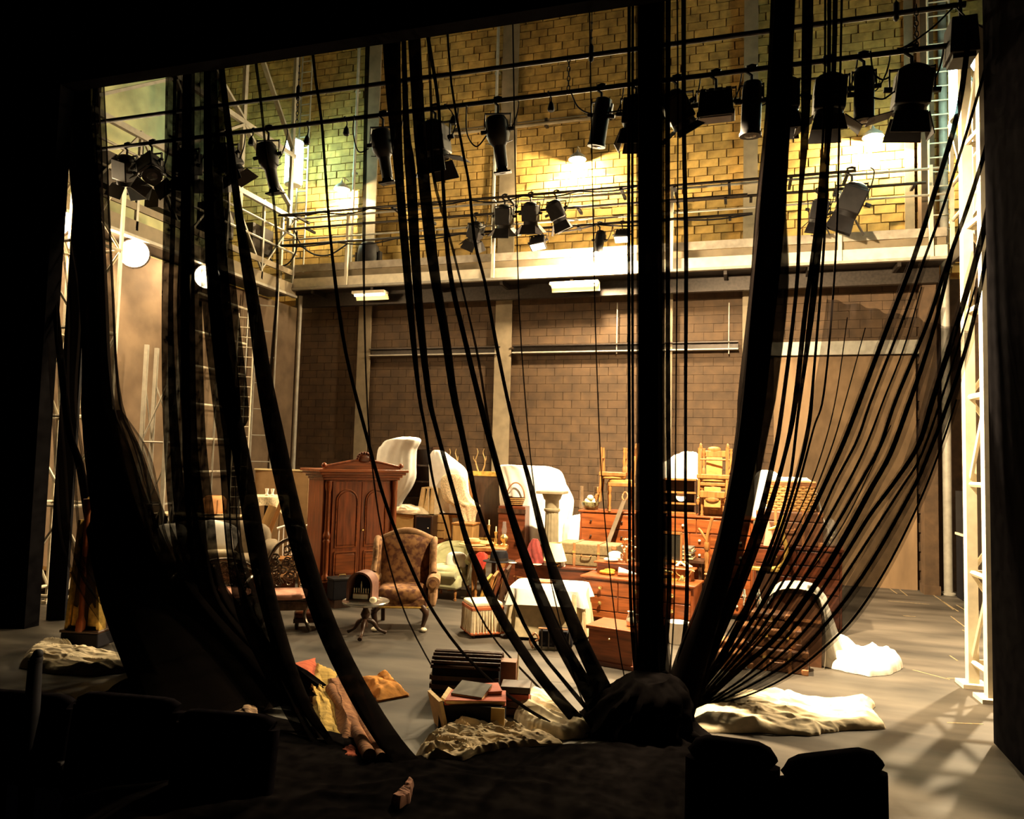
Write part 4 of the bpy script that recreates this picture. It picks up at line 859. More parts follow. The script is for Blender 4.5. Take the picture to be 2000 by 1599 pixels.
# ---- back row: trestle tables that carry the covered pieces
def trestle(lab, x0, x1, Y, z, d_, mt):
    t = thing('trestle_table', lab, 'table', ((x0 + x1) / 2, Y, 0)); w_ = x1 - x0
    MB().box((0, 0, z - .02), (w_, d_, .04)).build('tabletop', mt, t, bev=.006); MB().box((0, 0, z - .11), (w_ - .1, d_ - .1, .14)).build('apron', mt, t)
    for sx in (-1, 1):
        for sy in (-1, 1): MB().bar((sx * (w_ / 2 - .08), sy * (d_ / 2 - .08), 0), (sx * (w_ / 2 - .08), sy * (d_ / 2 - .08), z - .04), .06).build('leg', mt, t)
    return t
trestle('dark red sideboard table behind the wing armchair carrying boxes', -5.95, -4.75, 12.0, .82, .7, M_MAHOGD)
trestle('oak bench table carrying the lace covered chair', -4.70, -3.95, 12.0, .78, .7, M_OAK)
trestle('oak table hidden beneath the great white dust sheet', -3.9, -2.55, 12.45, .80, .6, M_OAK)
# cardboard box and dark cabinet
cx, wd, zb, zt = rect(760, 1001, 814, 1047, 11.9)
t = thing('cardboard_box', 'yellow cardboard carton beside the wardrobe', 'box', (cx, 11.95, .82), 0); h_ = zt - .82
MB().box((0, 0, h_ / 2), (wd, .4, h_)).build('body', M_CARD, t, bev=.006)
for s in (-1, 1): MB().box((s * (wd / 2 + .03), 0, h_ - .02), (.09, .38, .008), ry=s * .9).build('flap', M_CARD, t)
drape('crumpled_wrap', [(985, 786, 800), (990, 778, 822), (997, 766, 832), (1002, 762, 836)], 11.85, .34, M_CREAMC, 'crumpled cream wrapping lying over the carton', 'wrapping', amp=.03, pleats=6, n=48, rings=14, seed=2)
cx, wd, zb, zt = rect(816, 1000, 848, 1047, 11.8)
t = thing('dark_cabinet', 'small dark glazed cabinet next to the cardboard carton', 'cabinet', (cx, 11.85, .82)); MB().box((0, 0, .2), (wd, .3, .4)).build('body', M_DARKW, t, bev=.01); MB().box((0, -.16, .2), (wd - .06, .02, .34)).build('door', M_BLACK, t); knob(t, .1, -.165, .2, M_IVORY, .012)
cx, wd, zb, zt = rect(886, 1022, 924, 1064, 11.6)
t = thing('pine_box', 'plain pine box under the trailing lace', 'box', (cx, 11.72, .78)); MB().box((0, 0, .17), (wd, .32, .34)).build('body', M_PINE, t, bev=.006); MB().box((0, 0, .35), (wd + .03, .35, .03)).build('lid', M_OAK, t, bev=.006)
# book stack between
for k, (mt, lab) in enumerate(((M_PAPER, 'thick tan book standing upright on the sideboard table'), (M_CARD, 'second tan book leaning beside the thick one'), (M_CREAMC, 'cream folder leaning behind the tan books'))):
    q = P(826 + 11 * k, 990, 12.05); t = thing('large_book', lab, 'book', (q.x, 12.1, 1.225), 0); t.rotation_euler[1] = math.radians(9 - 5 * k)
    MB().box((0, 0, .23), (.1, .3, .44)).build('pages', M_PAPER, t); MB().box((-.055, 0, .23), (.012, .32, .46)).box((.055, 0, .23), (.012, .32, .46)).build('cover', mt, t)
t = thing('book_crate', 'low pine crate under the upright tan books', 'crate', (P(846, 1010, 12.05).x, 12.12, .82))
MB().box((0, 0, .2), (.52, .36, .4)).build('body', M_PINE, t, bev=.005)
for z in (.07, .2, .33): MB().box((0, -.185, z), (.52, .015, .1)).build('slat', M_PINE, t)
# ---- white dust sheets
t = thing('tall_shelf', 'dark tall shelf half covered by the hanging white sheet', 'shelf', (P(800, 950, 12.9).x, 12.95, 0))
for sx in (-1, 1): MB().box((sx * .48, 0, 1.2), (.04, .3, 2.4)).build('side', M_DARKW, t)
for z in (.1, .75, 1.45, 1.75, 2.05, 2.38): MB().box((0, 0, z), (.94, .3, .03)).build('shelf_board', M_DARKW, t)
MB().box((0, .14, 1.2), (.94, .02, 2.3)).build('back_panel', M_DARKW, t)
drape('dust_sheet', [(853, 797, 806), (856, 772, 818), (861, 754, 821), (870, 747, 817), (880, 741, 813), (905, 738, 812), (930, 740, 811), (955, 745, 800), (975, 752, 786), (992, 757, 779), (1004, 758, 776)], 12.55, .5, M_CLOTH, 'tall white dust sheet hanging over the dark shelf', 'dust sheet', pleats=11, amp=.018, seed=3)
drape('dust_sheet', [(879, 850, 860), (882, 845, 868), (892, 841, 880), (905, 840, 897), (920, 840, 910), (940, 841, 912), (960, 842, 914), (985, 846, 920), (1000, 850, 926)], 12.35, .5, M_CLOTH, 'white rounded dust sheet over a hidden chair back', 'dust sheet', pleats=8, amp=.018, seed=5)
drape('lace_cover', [(925, 872, 900), (935, 862, 908), (955, 862, 912), (975, 868, 922), (985, 880, 936), (992, 890, 934), (1005, 896, 928), (1025, 908, 926), (1045, 920, 928)], 12.05, .3, M_LACE, 'ivory lace cover trailing down over the pine box', 'lace', pleats=9, amp=.02, seed=6)
t = thing('hidden_chair', 'covered chair with curved arm under the rounded white sheet', 'chair', (P(888, 1000, 12.3).x, 12.35, .78)); MB().box((0, 0, .42), (.5, .45, .05)).build('seat', M_OAK, t)
for sx in (-1, 1):
    for sy in (-1, 1): MB().bar((sx * .21, sy * .18, 0), (sx * .21, sy * .18, .42 if sy < 0 else 1.0), .045).build('leg', M_OAK, t)
MB().box((0, .18, .85), (.42, .03, .3)).build('backrest', M_OAK, t); MB().tube(crom([(.22, .18, .66), (.36, -.05, .66), (.42, -.22, .62), (.38, -.2, .58)], 14), .03, 8).build('arm', M_IVORY, t)
drape('dust_sheet', [(909, 982, 1066), (911, 977, 1080), (918, 975, 1094), (932, 976, 1101), (944, 977, 1104), (955, 978, 1110), (975, 979, 1118), (1000, 984, 1116), (1030, 1000, 1110), (1062, 1010, 1106)], 12.4, .75, M_CLOTH, 'great white dust sheet humped over furniture behind the column', 'dust sheet', pleats=15, amp=.03, seed=8, n=110, zfloor=.82)
drape('folded_sheet', [(1005, 1128, 1133), (1012, 1112, 1133), (1020, 1102, 1132), (1040, 1100, 1131), (1058, 1100, 1131)], 11.5, .3, M_CLOTH, 'white cloth bundle between the column and mahogany chest', 'cloth', pleats=5, amp=.012, seed=9, n=48)
cx, wd, zb, zt = rect(1104, 1043, 1131, 1064, 11.45)
t = thing('linen_box', 'small white linen box under the cloth bundle', 'box', (cx, 11.46, .70)); MB().box((0, 0, .11), (wd, .26, .22)).build('body', M_CLOTH, t, bev=.01); MB().box((0, 0, .23), (wd + .02, .28, .03)).build('lid', M_CLOTH, t, bev=.006)
t = thing('linen_table', 'narrow dark stand under the white linen box', 'stand', (cx, 11.46, 0)); MB().box((0, 0, .68), (.34, .34, .04)).build('top', M_DARKW, t)
for sx in (-1, 1):
    for sy in (-1, 1): MB().bar((sx * .13, sy * .13, 0), (sx * .13, sy * .13, .67), .035).build('leg', M_DARKW, t)
# ---- gilt framed picture and antlers
cx, wd, zb, zt = rect(918, 921, 984, 1008, 12.75)
t = thing('gilt_mirror', 'large dark picture in a gilt frame behind the lace', 'picture', (cx, 12.8, .0), 0)
MB().box((0, 0, zt - .03), (wd + .1, .06, .09)).build('frame_rail', M_GOLD, t, bev=.012); MB().box((0, 0, zt - 1.22), (wd + .1, .06, .09)).build('frame_rail', M_GOLD, t, bev=.012)
for s in (-1, 1): MB().box((s * wd / 2, 0, zt - .62), (.09, .06, 1.2)).build('frame_side', M_GOLD, t, bev=.012)
MB().box((0, .01, zt - .62), (wd, .02, 1.2)).build('canvas', M_DARKW, t)
for s in (-1, 1): MB().bar((s * wd * .35, .05, 0), (s * wd * .35, .05, zt - .7), .05).build('easel_leg', M_DARKW, t)
for px, lab in ((884, 'pair of pale antlers on a shield behind the lace cover'), (938, 'second pair of pale antlers standing over the gilt frame')):
    q = P(px, 912, 12.85); t = thing('antlers', lab, 'antlers', (q.x, 12.86, q.z - .12))
    for s in (-1, 1): MB().tube(crom([(s * .02, 0, 0), (s * .07, 0, .12), (s * .09, -.02, .25), (s * .05, -.02, .38), (s * .07, -.02, .46)], 16), [.016 - .0008 * k for k in range(16)], 6).build('antler', M_ROPE, t); MB().tube([(s * .085, -.01, .2), (s * .12, -.05, .27), (s * .12, -.06, .32)], [.01, .008, .003], 6).build('tine', M_ROPE, t)
    MB().prism([(-.06, -.12), (.06, -.12), (.08, .02), (0, .06), (-.08, .02)], .0, .03).build('shield', M_DARKW, t); MB().bar((0, .015, -.12), (0, .015, -q.z + .12), .03).build('stand', M_DARKW, t)
# ---- handled basket
q = P(1005, 985, 11.9)
t = thing('handled_basket', 'dark wicker basket with tall hoop handle before the sheet', 'basket', (q.x, 11.95, q.z - .02)); MB().lathe([(.1, 0), (.12, .02), (.16, .13), (.165, .15), (.15, .14), (.1, .02)], n=20).build('bowl', M_DARKW, t)
for z in (.03, .06, .09, .12): MB().tube([(math.cos(2 * PI * k / 24) * (.118 + z * .33), math.sin(2 * PI * k / 24) * (.118 + z * .33), z) for k in range(25)], .007, 5).build('woven_band', M_WICK, t)
MB().tube([(.155 * math.cos(PI * k / 16), 0, .13 + .25 * math.sin(PI * k / 16)) for k in range(17)], .012, 7).build('hoop_handle', M_LEATH, t)
t = thing('tea_chest', 'rough dark tea chest under the handled basket', 'crate', (q.x, 11.95, 0)); hz = q.z - .02
MB().box((0, 0, hz / 2), (.46, .4, hz)).build('body', M_MAHOGD, t, bev=.006)
for z in (.08, hz - .08): MB().box((0, -.21, z), (.48, .02, .07)).build('batten', M_DARKW, t)
t = thing('oil_lamp', 'small glass and brass lamp beside the handled basket', 'lamp', (P(985, 1062, 11.3).x, 11.28, .85)); MB().lathe([(.06, 0), (.065, .02), (.02, .05), (.06, .1), (.065, .14), (.03, .18)], n=16).build('font', M_BRASS, t); MB().lathe([(.03, .18), (.045, .24), (.03, .32), (.028, .38)], n=14).build('chimney', M_GLASS, t)
# ---- pedestal column
q = P(1078, 1064, 11.3); zt = P(1078, 958, 11.3).z
t = thing('pedestal_column', 'grey fluted classical pedestal column before the white sheet', 'column', (P(1078, 1000, 11.3).x, 11.3, 0)); mst = mat('grey_painted_plaster', (.20, .165, .10), .7, var=.15, scale=12)
t['kind'] = 'thing'
MB().box((0, 0, .06), (.36, .36, .12)).build('base_plinth', mst, t, bev=.006); MB().lathe([(.17, .12), (.175, .15), (.14, .19), (.135, .2)], n=24).build('base_torus', mst, t)
pf = []; nf = 14
mb = MB(); mb.grid(lambda u, v: ((lambda r: (math.cos(2 * PI * u) * r, math.sin(2 * PI * u) * r, .2 + v * (zt - .52)))((.132 - .028 * v) * (1 - .07 * abs(math.sin(u * PI * nf))))), nf * 6, 6, True); mb.build('fluted_shaft', mst, t)
MB().lathe([(.104, zt - .33), (.125, zt - .31), (.125, zt - .28), (.108, zt - .27), (.108, zt - .15), (.13, zt - .13), (.15, zt - .07), (.16, zt - .05)], n=24).build('capital', mst, t); MB().box((0, 0, zt - .025), (.42, .42, .04)).build('abacus', mst, t, bev=.006)
# ---- dining chairs
def dining_chair(lab, loc, rz, flip=False, group=None, wood=M_OAK, h=1.0):
    t = thing('dining_chair', lab, 'chair', loc, rz, group); pad = mat('gold_chair_seat', (.42, .22, .06), .8, var=.2, scale=12)
    if flip: t.rotation_euler = (PI, 0, math.radians(rz))
    MB().box((0, 0, .42), (.46, .42, .06)).build('seat_rail', wood, t, bev=.008); MB().pad((0, 0, .465), (.44, .4, .07), 4, 16, 8).build('seat', pad, t)
    for s in (-1, 1):
        turned(MB(), s * .2, -.18, 0, .4, .026).build('leg', wood, t); MB().tube(crom([(s * .2, .19, 0), (s * .2, .18, .42), (s * .2, .2, .7), (s * .2, .25, h)], 10), .02, 8).build('leg', wood, t)
        MB().lathe([(.02, 0), (.028, .02), (.018, .045), (.022, .06), (.004, .085)], (s * .2, .25, h), 10).build('finial', wood, t)
    bk = MB().box((0, .232, h - .08), (.36, .025, .1)).build('crest_rail', wood, t, bev=.01); MB().pad((0, .23, h - .01), (.2, .035, .09), 2, 14, 8).build('carved_crest', wood, bk)
    MB().box((0, .205, .72), (.24, .025, .3)).build('back_panel', pad, t, bev=.01); MB().box((0, .195, .53), (.36, .025, .05)).build('lower_rail', wood, t, bev=.008)
    for y in (-.18, .18): MB().cyl((-.2, y, .17), (.2, y, .17), .013, n=8).build('stretcher', wood, t)
    return t
q = P(1205, 1000, 11.8)
dining_chair('oak dining chair standing on the tall chest beside the bowl', (q.x + .04, 11.9, ZC), -78, wood=M_OAK)
dining_chair('oak dining chair upturned on the seat of the chair below', (q.x - .08, 11.9, ZC + .5 + .5), -86, True, h=.76)
# bowls on the chest
q = P(1152, 990, 11.75)
t = thing('tureen', 'green patterned bowl heaped with white china on the chest', 'bowl', (q.x - .01, 11.85, ZC)); MB().lathe([(.06, 0), (.1, .02), (.14, .08), (.145, .12), (.13, .11), (.06, .03)], n=22).build('bowl', mat('dark_green_glaze', (.06, .06, .025), .3, var=.5, scale=22, col2=(.3, .26, .12)), t)
for x, y, z, r in ((-.04, 0, .13, .06), (.05, .02, .13, .055), (0, -.02, .19, .055)): MB().pad((x, y, z), (r * 2, r * 2, r * 1.7), 2, 12, 8).build('china_piece', M_IVORY, t)
for px, lab in ((1136, 'tall slim glass vase at the chest corner'), (1163, 'second slim glass vase behind the green bowl')):
    q = P(px, 985, 12.1); t = tag(MB().lathe([(.04, 0), (.045, .02), (.03, .12), (.028, .34), (.036, .36), (.024, .34)], n=14).build('glass_vase', mat('brown_glass', (.25, .17, .1), .12, alpha=.55), loc=(q.x, 12.1, ZC)), lab, 'vase')
# saw leaning on the chest
q0, q1 = FL(1180, 1062, 1.02), P(1193, 968, 11.45)
t = thing('hand_saw', 'long grey saw leaning against the mahogany chest', 'saw', (q0.x + .02, 11.1, 1.02)); d = Vector((.16, .5, .62))
MB().bar((0, 0, 0), d, .07, .008).build('blade', M_SAW, t); MB().tube(crom([d * .97, d * 1.06 + Vector((-.05, 0, .0)), d * 1.12 + Vector((-.02, 0, .04)), d * 1.06 + Vector((.04, 0, .02)), d * .98 + Vector((.02, 0, 0))], 16), .014, 7).build('handle', M_LEATH, t)
# ---- right back pile: desk with white knobs, bookcase, stacked chairs
t = chest('kneehole_desk', 'mahogany desk with rows of small white knobs', 'desk', (-.40, 11.58, 0), -2, 1.2, .5, 1.46, (1, 1, 1, 1, 1.2, 1.2), M_MAHOG, M_MAHOGX, M_IVORY, (3, 4, 4, 4, 3, 3), .06, .03, .02, False)
ZD = 1.46
cx, wd, zb, zt = rect(1298, 935, 1358, 1000, 11.6)
t = thing('small_bookcase', 'small open bookcase standing on the knobbed desk', 'bookcase', (cx, 11.68, ZD)); h_ = zt - ZD
for s in (-1, 1): MB().box((s * (wd / 2), 0, h_ / 2), (.03, .24, h_)).build('side', M_DARKW, t)
for k, z in enumerate((.015, h_ * .3, h_ * .62, h_)): MB().box((0, 0, z), (wd + .02, .26, .025)).build('shelf_board', M_OAK, t)
MB().box((0, .11, h_ / 2), (wd, .02, h_)).build('back_panel', M_DARKW, t)
tag(MB().lathe([(.001, 0), (.07, .01), (.075, .016), (.001, .012)], n=20).build('leaning_plate', M_IVORY, loc=(cx + .02, 11.6, ZD + h_ * .3 + .1)), 'cream plate standing on the bookcase shelf', 'plate').rotation_euler = (1.3, 0, 0)
drape('dust_sheet', [(882, 1338, 1352), (884, 1330, 1360), (890, 1318, 1366), (900, 1302, 1368), (915, 1284, 1368), (935, 1262, 1366)], 12.1, .4, M_CLOTH, 'white domed dust sheet over the top of the small bookcase', 'dust sheet', pleats=6, amp=.01, seed=12)
tb = thing('tall_cabinet', 'dark tall cabinet holding up the domed white sheet', 'cabinet', (P(1318, 960, 12.1).x, 12.15, 0)); MB().box((0, 0, .98), (.8, .36, 1.96)).build('body', M_DARKW, tb, bev=.008)
for s in (-1, 1): MB().box((s * .2, -.19, 1.4), (.38, .02, 1.0)).build('door', M_DARKW, tb, bev=.005)
q = P(1396, 1000, 11.5)
dining_chair('oak dining chair standing on the knobbed desk', (q.x - .0, 11.58, ZD), 6)
dining_chair('oak dining chair upturned on top of the desk chair', (q.x, 11.5, ZD + 1.0), -8, True, h=.76)
t = thing('document_drawers', 'little oak drawer cabinet under the desk chair', 'cabinet', (q.x - .02, 11.64, ZD), 4); MB().box((0, 0, .17), (.34, .26, .34)).build('body', M_OAK, t, bev=.005)
for z in (.09, .25): dw = MB().box((0, -.135, z), (.3, .015, .14)).build('drawer', M_OAK, t, bev=.004); MB().cyl((-.05, -.15, z), (.05, -.15, z), .008, n=6).build('handle', M_BRASS, dw)
# mirror and table pieces before the desk
t = thing('swing_mirror', 'dull swing mirror in an oak stand on the raised shelf', 'mirror', (-.92, 10.55, .845), -9)
MB().box((0, 0, .22), (.32, .02, .36)).build('glass', M_MIRROR, t)
for s in (-1, 1): turned(MB(), s * .22, 0, 0, .56, .022).build('post', M_OAK, t); MB().box((s * .165, 0, .22), (.025, .035, .4)).build('frame_side', M_OAK, t)
for z in (.03, .42): MB().box((0, 0, z), (.35, .035, .03)).build('frame_rail', M_OAK, t)
t = thing('easel_stand', 'forked oak music stand rising in front of the desk', 'stand', (-.42, 10.55, 0), -9)
MB().tube(crom([(0, 0, 0), (0, 0, .9), (.0, 0, 1.2), (.05, 0, 1.42), (.07, 0, 1.5)], 14), .022, 8).build('post', M_OAK, t); turned(MB(), 0, 0, .72, 1.16, .035).build('turned_stem', M_OAK, t); MB().tube(crom([(0, 0, 1.18), (-.08, 0, 1.3), (-.12, 0, 1.34)], 8), .018, 8).build('fork_arm', M_OAK, t)
for k in range(3): c, s_ = math.cos(2.1 * k), math.sin(2.1 * k); MB().tube([(0, 0, .1), (c * .12, s_ * .12, .05), (c * .2, s_ * .2, .012)], .014, 6).build('foot', M_OAK, t)
t = thing('portfolio', 'bundle of grey prints lying below the desk top', 'portfolio', (-.86, 11.1, .86), -4)
for k in range(6): MB().box((0, .0, .02 + .028 * k), (.5 - .02 * (k % 3), .34, .02), rz=.05 * math.sin(k * 2)).build('print_sheet', M_GREYBK if k % 2 else M_PAPER, t)
t = thing('print_table', 'dark table standing behind the dressing chest', 'table', (-.86, 11.1, 0), -4); MB().box((0, 0, .84), (.8, .38, .035)).build('tabletop', M_DARKW, t)
for sx in (-1, 1):
    for sy in (-1, 1): MB().bar((sx * .35, sy * .14, 0), (sx * .35, sy * .14, .83), .04).build('leg', M_DARKW, t)
# brass horns and small brassware on the dressing chest
def dloc(x, y, z): c, s_ = math.cos(math.radians(-9)), math.sin(math.radians(-9)); return (DRX + x * c - y * s_, DRY + x * s_ + y * c, z)
for k, (x, y, z, lab) in enumerate(((.34, -.02, .68, 'little brass animal on the dressing chest top'), (.56, -.06, .68, 'brass oil can with curved spout on the dressing chest'), (.52, .16, .843, 'tangle of brass ware on the raised shelf'), (.2, .15, .843, 'pile of silver cutlery on the raised shelf'))):
    t = thing('brassware', lab, 'ornament', dloc(x, y, z), -9)
    if k == 0:
        MB().pad((0, 0, .1), (.2, .07, .07), 2.4, 14, 8).build('body', M_BRASS, t); MB().tube([(-.09, 0, .11), (-.12, 0, .16), (-.15, 0, .15)], .02, 6).build('head', M_BRASS, t); MB().box((0, 0, .012), (.3, .1, .024)).build('base', M_GOLD, t)
        for sx in (-.07, .07): MB().cyl((sx, 0, .02), (sx, 0, .08), .012, n=6).build('leg', M_BRASS, t)
    elif k == 1:
        MB().lathe([(.05, 0), (.055, .03), (.02, .07), (.012, .09)], n=14).build('can', M_BRASS, t); MB().tube(crom([(.02, 0, .05), (.08, 0, .09), (.12, 0, .15), (.16, 0, .15)], 10), .008, 6).build('spout', M_BRASS, t); MB().tube(crom([(-.02, 0, .07), (-.07, 0, .1), (-.08, 0, .13)], 8), .007, 6).build('handle', M_BRASS, t)
    elif k == 2:
        for q_ in range(9): a_ = q_ * 1.3; MB().tube(crom([(.12 * math.cos(a_), .05 * math.sin(a_), .012), (.05 * math.sin(a_), 0, .05 + .01 * (q_ % 3)), (-.1 * math.cos(a_ + .5), .06 * math.sin(a_ * 2), .014)], 8), .012, 6).build('brass_piece', M_BRASS if q_ % 2 else M_IVORY, t)
        MB().pad((-.08, 0, .05), (.06, .06, .06), 2, 10, 8).build('brass_ball', M_BRASS, t)
    else:
        for q_ in range(8): a_ = q_ * .8; MB().bar((-.12 * math.cos(a_), -.06 * math.sin(a_), .012 + .006 * q_), (.12 * math.cos(a_), .06 * math.sin(a_), .012 + .006 * q_), .016, .006).build('fork', M_SILVER, t)
for x, y, z, lab in ((-.36, .02, .68, 'folded ochre scarf lying on the dressing chest'),):
    t = thing('scarf', lab, 'scarf', dloc(x - .12, y - .05, z), -9)
    MB().pad((0, 0, .03), (.22, .13, .06), 2.6, 18, 8).pad((.03, .02, .055), (.16, .1, .05), 2.4, 16, 8).build('fold', mat('ochre_wool', (.5, .24, .03), .9, var=.3, scale=20, bump=.3), t)
t = thing('paper_cone', 'rolled white paper cone lying on the dressing chest', 'paper', dloc(-.2, -.06, .70), 20); MB().cyl((-.1, .03, .05), (.14, -.03, .02), .055, .012, 14).build('cone', M_CLOTH, t)
t = thing('lace_bonnet', 'white bonnet resting on the raised shelf of the dresser', 'bonnet', dloc(-.42, .14, .845), 10); MB().pad((0, 0, .07), (.22, .16, .14), 2.2, 18, 10).build('crown', M_CLOTH, t); MB().pad((-.06, -.06, .03), (.2, .12, .05), 2.4, 16, 8).build('brim', M_CLOTH, t)
t = thing('dried_flowers', 'hanging bunch of dried flowers on the trunk corner', 'flowers', dloc(-.22, .08, .845), 0)
rnd = random.Random(3)
for k in range(26):
    p = Vector((rnd.uniform(-.1, .1), rnd.uniform(-.08, .06), rnd.uniform(.02, .36))); st = MB().tube(crom([(p.x * .2, p.y * .2, .0), (p.x * .6, p.y * .6, p.z * .5), p], 6), .004, 4).build('stem', M_OAK, t); MB().pad(p, (.035, .03, .03), 2, 7, 5).build('bloom', (M_LACE, M_IVORY, M_LEATH)[k % 3], st)
# ---- right pile: sideboard, big trunk, wicker hamper
t = chest('sideboard', 'broad dark mahogany sideboard under the brown sea chest', 'sideboard', (.78, 11.15, 0), -6, 1.12, .55, 1.14, (1, .8, 1.1, 1.1, 1.1), M_MAHOGD, M_MAHOGD, M_BRASS, (2, 1, 1, 1, 1), .08, .04, .02)
trunk('sea_chest', 'big flat brown sea chest on the mahogany sideboard', (.68, 11.2, 1.14), -5, .86, .5, .46, M_TRUNKB, M_LEATH, .3, 2)
def wicker(lab, loc, rz, w_, d_, h_):
    t = thing('wicker_hamper', lab, 'hamper', loc, rz); MB().box((0, 0, h_ * .4), (w_, d_, h_ * .8), tx=1.04, ty=1.04).build('body', M_DARKW, t)
    for k in range(9):
        z = .02 + k * h_ * .76 / 8; e = 1 + .04 * k / 9; mb = MB(); pts = []
        for i in range(49):
            u = i / 48 * 4; sd = int(u) % 4; f = u - int(u) if i < 48 else 0
            cs = [(-1, -1), (1, -1), (1, 1), (-1, 1)]; a0, b0 = cs[sd], cs[(sd + 1) % 4]; wob = .007 * (1 if (i + k) % 2 else -1)
            x, y = a0[0] + (b0[0] - a0[0]) * f, a0[1] + (b0[1] - a0[1]) * f; pts.append((x * (w_ / 2 * e + wob), y * (d_ / 2 * e + wob), z))
        mb.tube(pts, h_ * .045, 5).build('woven_band', M_WICK, t)
    ld = MB().box((0, 0, h_ * .9), (w_ * 1.08, d_ * 1.08, h_ * .18)).build('lid', M_WICK, t, bev=.012)
    for k in range(3): MB().box((0, -d_ * .545, h_ * (.84 + .055 * k)), (w_ * 1.09, .014, .014)).build('lid_band', M_LEATH, ld)
    for k in range(16): x = -w_ / 2 + w_ * (k + .5) / 16; MB().cyl((x, -d_ / 2 * 1.01, 0), (x * 1.04, -d_ / 2 * 1.05, h_ * .8), .007, n=5).build('stake', M_WICK, t)
    return t
wicker('square brown wicker hamper on top of the sea chest', (.70, 11.22, 1.60), -5, .60, .42, .42)
drape('dust_sheet', [(918, 1490, 1502), (921, 1482, 1512), (928, 1476, 1520), (938, 1474, 1524), (960, 1474, 1520), (990, 1472, 1506), (1010, 1471, 1500)], 11.75, .3, M_CLOTH, 'white sheet bunched behind the wicker hamper', 'dust sheet', pleats=6, amp=.012, seed=14)
drape('dust_sheet', [(932, 1528, 1570), (934, 1522, 1578), (938, 1520, 1584), (944, 1520, 1586)], 11.45, .2, M_CLOTH, 'strip of white sheet showing above the hamper lid', 'dust sheet', pleats=6, amp=.01, seed=15, n=40, rings=10)
drape('trailing_cloth', [(962, 1591, 1596), (985, 1592, 1602), (1010, 1598, 1608), (1035, 1602, 1618), (1052, 1603, 1625)], 11.3, .14, M_CLOTH, 'narrow white cloth trailing down the side of the sea chest', 'cloth', pleats=4, amp=.008, seed=16, n=40)
q = P(1632, 1055, 11.1)
t = thing('bell_jar', 'clear glass bell jar on the sideboard end', 'bell jar', (q.x - .07, 11.1, 1.14)); MB().lathe([(.09, 0), (.1, .012), (.095, .2), (.08, .3), (.05, .36), (.012, .385)], n=24).build('dome', M_GLASS, t); MB().lathe([(.11, 0), (.11, .018), (.09, .022)], n=24).build('base', M_DARKW, t)
for k in range(3): MB().pad((.03 * (k - 1), 0, .05 + .07 * k), (.07, .04, .05), 2, 8, 6).build('specimen', M_IVORY, t)
# gilt carved swan-neck ornament
t = thing('gilt_bracket', 'yellow gilt carved swan neck bracket before the sea chest', 'ornament', (P(1525, 1110, 10.65).x, 10.62, .0), -5)
zq = lambda y: P(1530, y, 10.62).z; xq = lambda px, y: P(px, y, 10.62).x - P(1525, 1110, 10.65).x
pth = [(1496, 1112), (1520, 1108), (1533, 1095), (1536, 1072), (1531, 1050), (1529, 1040)]
MB().tube(crom([(xq(x, y), 0, zq(y)) for x, y in pth], 24), [.022] * 6 + [.028] * 12 + [.022] * 6, 8).build('lower_scroll', M_GOLD, t)
pth = [(1500, 1036), (1510, 1033), (1520, 1029), (1526, 1022), (1530, 1012), (1534, 1004)]
MB().tube(crom([(xq(x, y), 0, zq(y)) for x, y in pth], 20), [.012 + .022 * math.sin(k / 19 * PI) for k in range(20)], 8).build('upper_scroll', M_GOLD, t); MB().tube(crom([(xq(x, y), 0, zq(y)) for x, y in ((1527, 1020), (1529, 1030), (1529, 1042))], 8), .024, 8).build('neck', M_GOLD, t)
MB().box((xq(1497, 1112), .02, zq(1114)), (.42, .1, .05)).build('foot_rail', M_GOLD, t, bev=.01); MB().box((xq(1500, 1112), .03, zq(1114) / 2), (.3, .08, zq(1114))).build('stand', M_DARKW, t)
drape('straw_doll', [(1018, 1498, 1502), (1026, 1496, 1505), (1040, 1494, 1510), (1052, 1492, 1514)], 10.75, .1, M_PINK, 'small pink draped doll beside the gilt ornament', 'doll', pleats=5, amp=.008, n=24, rings=10, zfloor=1.14)
t = thing('candelabrum', 'tarnished silver candelabrum on the floor pile by the suitcases', 'candelabrum', (P(1482, 1195, 9.6).x, 9.6, .0)); MB().lathe([(.09, .0), (.09, .02), (.02, .05), (.03, .3), (.015, .5), (.03, .62)], n=14).build('stem', M_SILVER, t)
for k in range(4): a_ = PI / 2 * k; c, s_ = math.cos(a_), math.sin(a_); br = MB().tube(crom([(0, 0, .5), (c * .1, s_ * .1, .46), (c * .17, s_ * .17, .52), (c * .17, s_ * .17, .62)], 12), .01, 6).build('branch', M_SILVER, t); MB().lathe([(.02, 0), (.03, .02), (.018, .04), (.012, .1)], (c * .17, s_ * .17, .62), 10).build('cup', M_SILVER, br)
# ---- arch: hump trunk draped with a white cloth, suitcases in front
q = FL(1575, 1300)
t = thing('dome_trunk', 'round topped case draped with a white cloth edge', 'trunk', (.64, 9.35, 0), -8)
prof = [(.30, 0), (.31, .5), (.29, .66), (.22, .77), (.1, .82), (-.1, .82), (-.22, .77), (-.29, .66), (-.31, .5), (-.3, 0)]
MB().prism([(x * .93, z * .96) for x, z in prof], -.24, .22).build('body', M_TRUNKB, t); MB().box((0, -.245, .5), (.56, .012, .03)).build('lid_band', M_LEATH, t)
mb = MB(); vs = []; fs = []; n = len(prof)
pr = crom([(x, z, 0) for x, z in prof], 40)
mb.grid(lambda u, v: (lambda p, k: (p.x * (1.02 + .05 * k * abs(p.x) * 3) + .012 * math.sin(u * 23 + v * 9), -.27 + .58 * v + .012 * math.sin(u * 31), p.y * 1.02 + .006 + .01 * math.sin(v * 17 + u * 6)))(pr[min(39, int(round(u * 39)))], v), 40, 14); mb.build('draped_cloth', M_CLOTH, t)
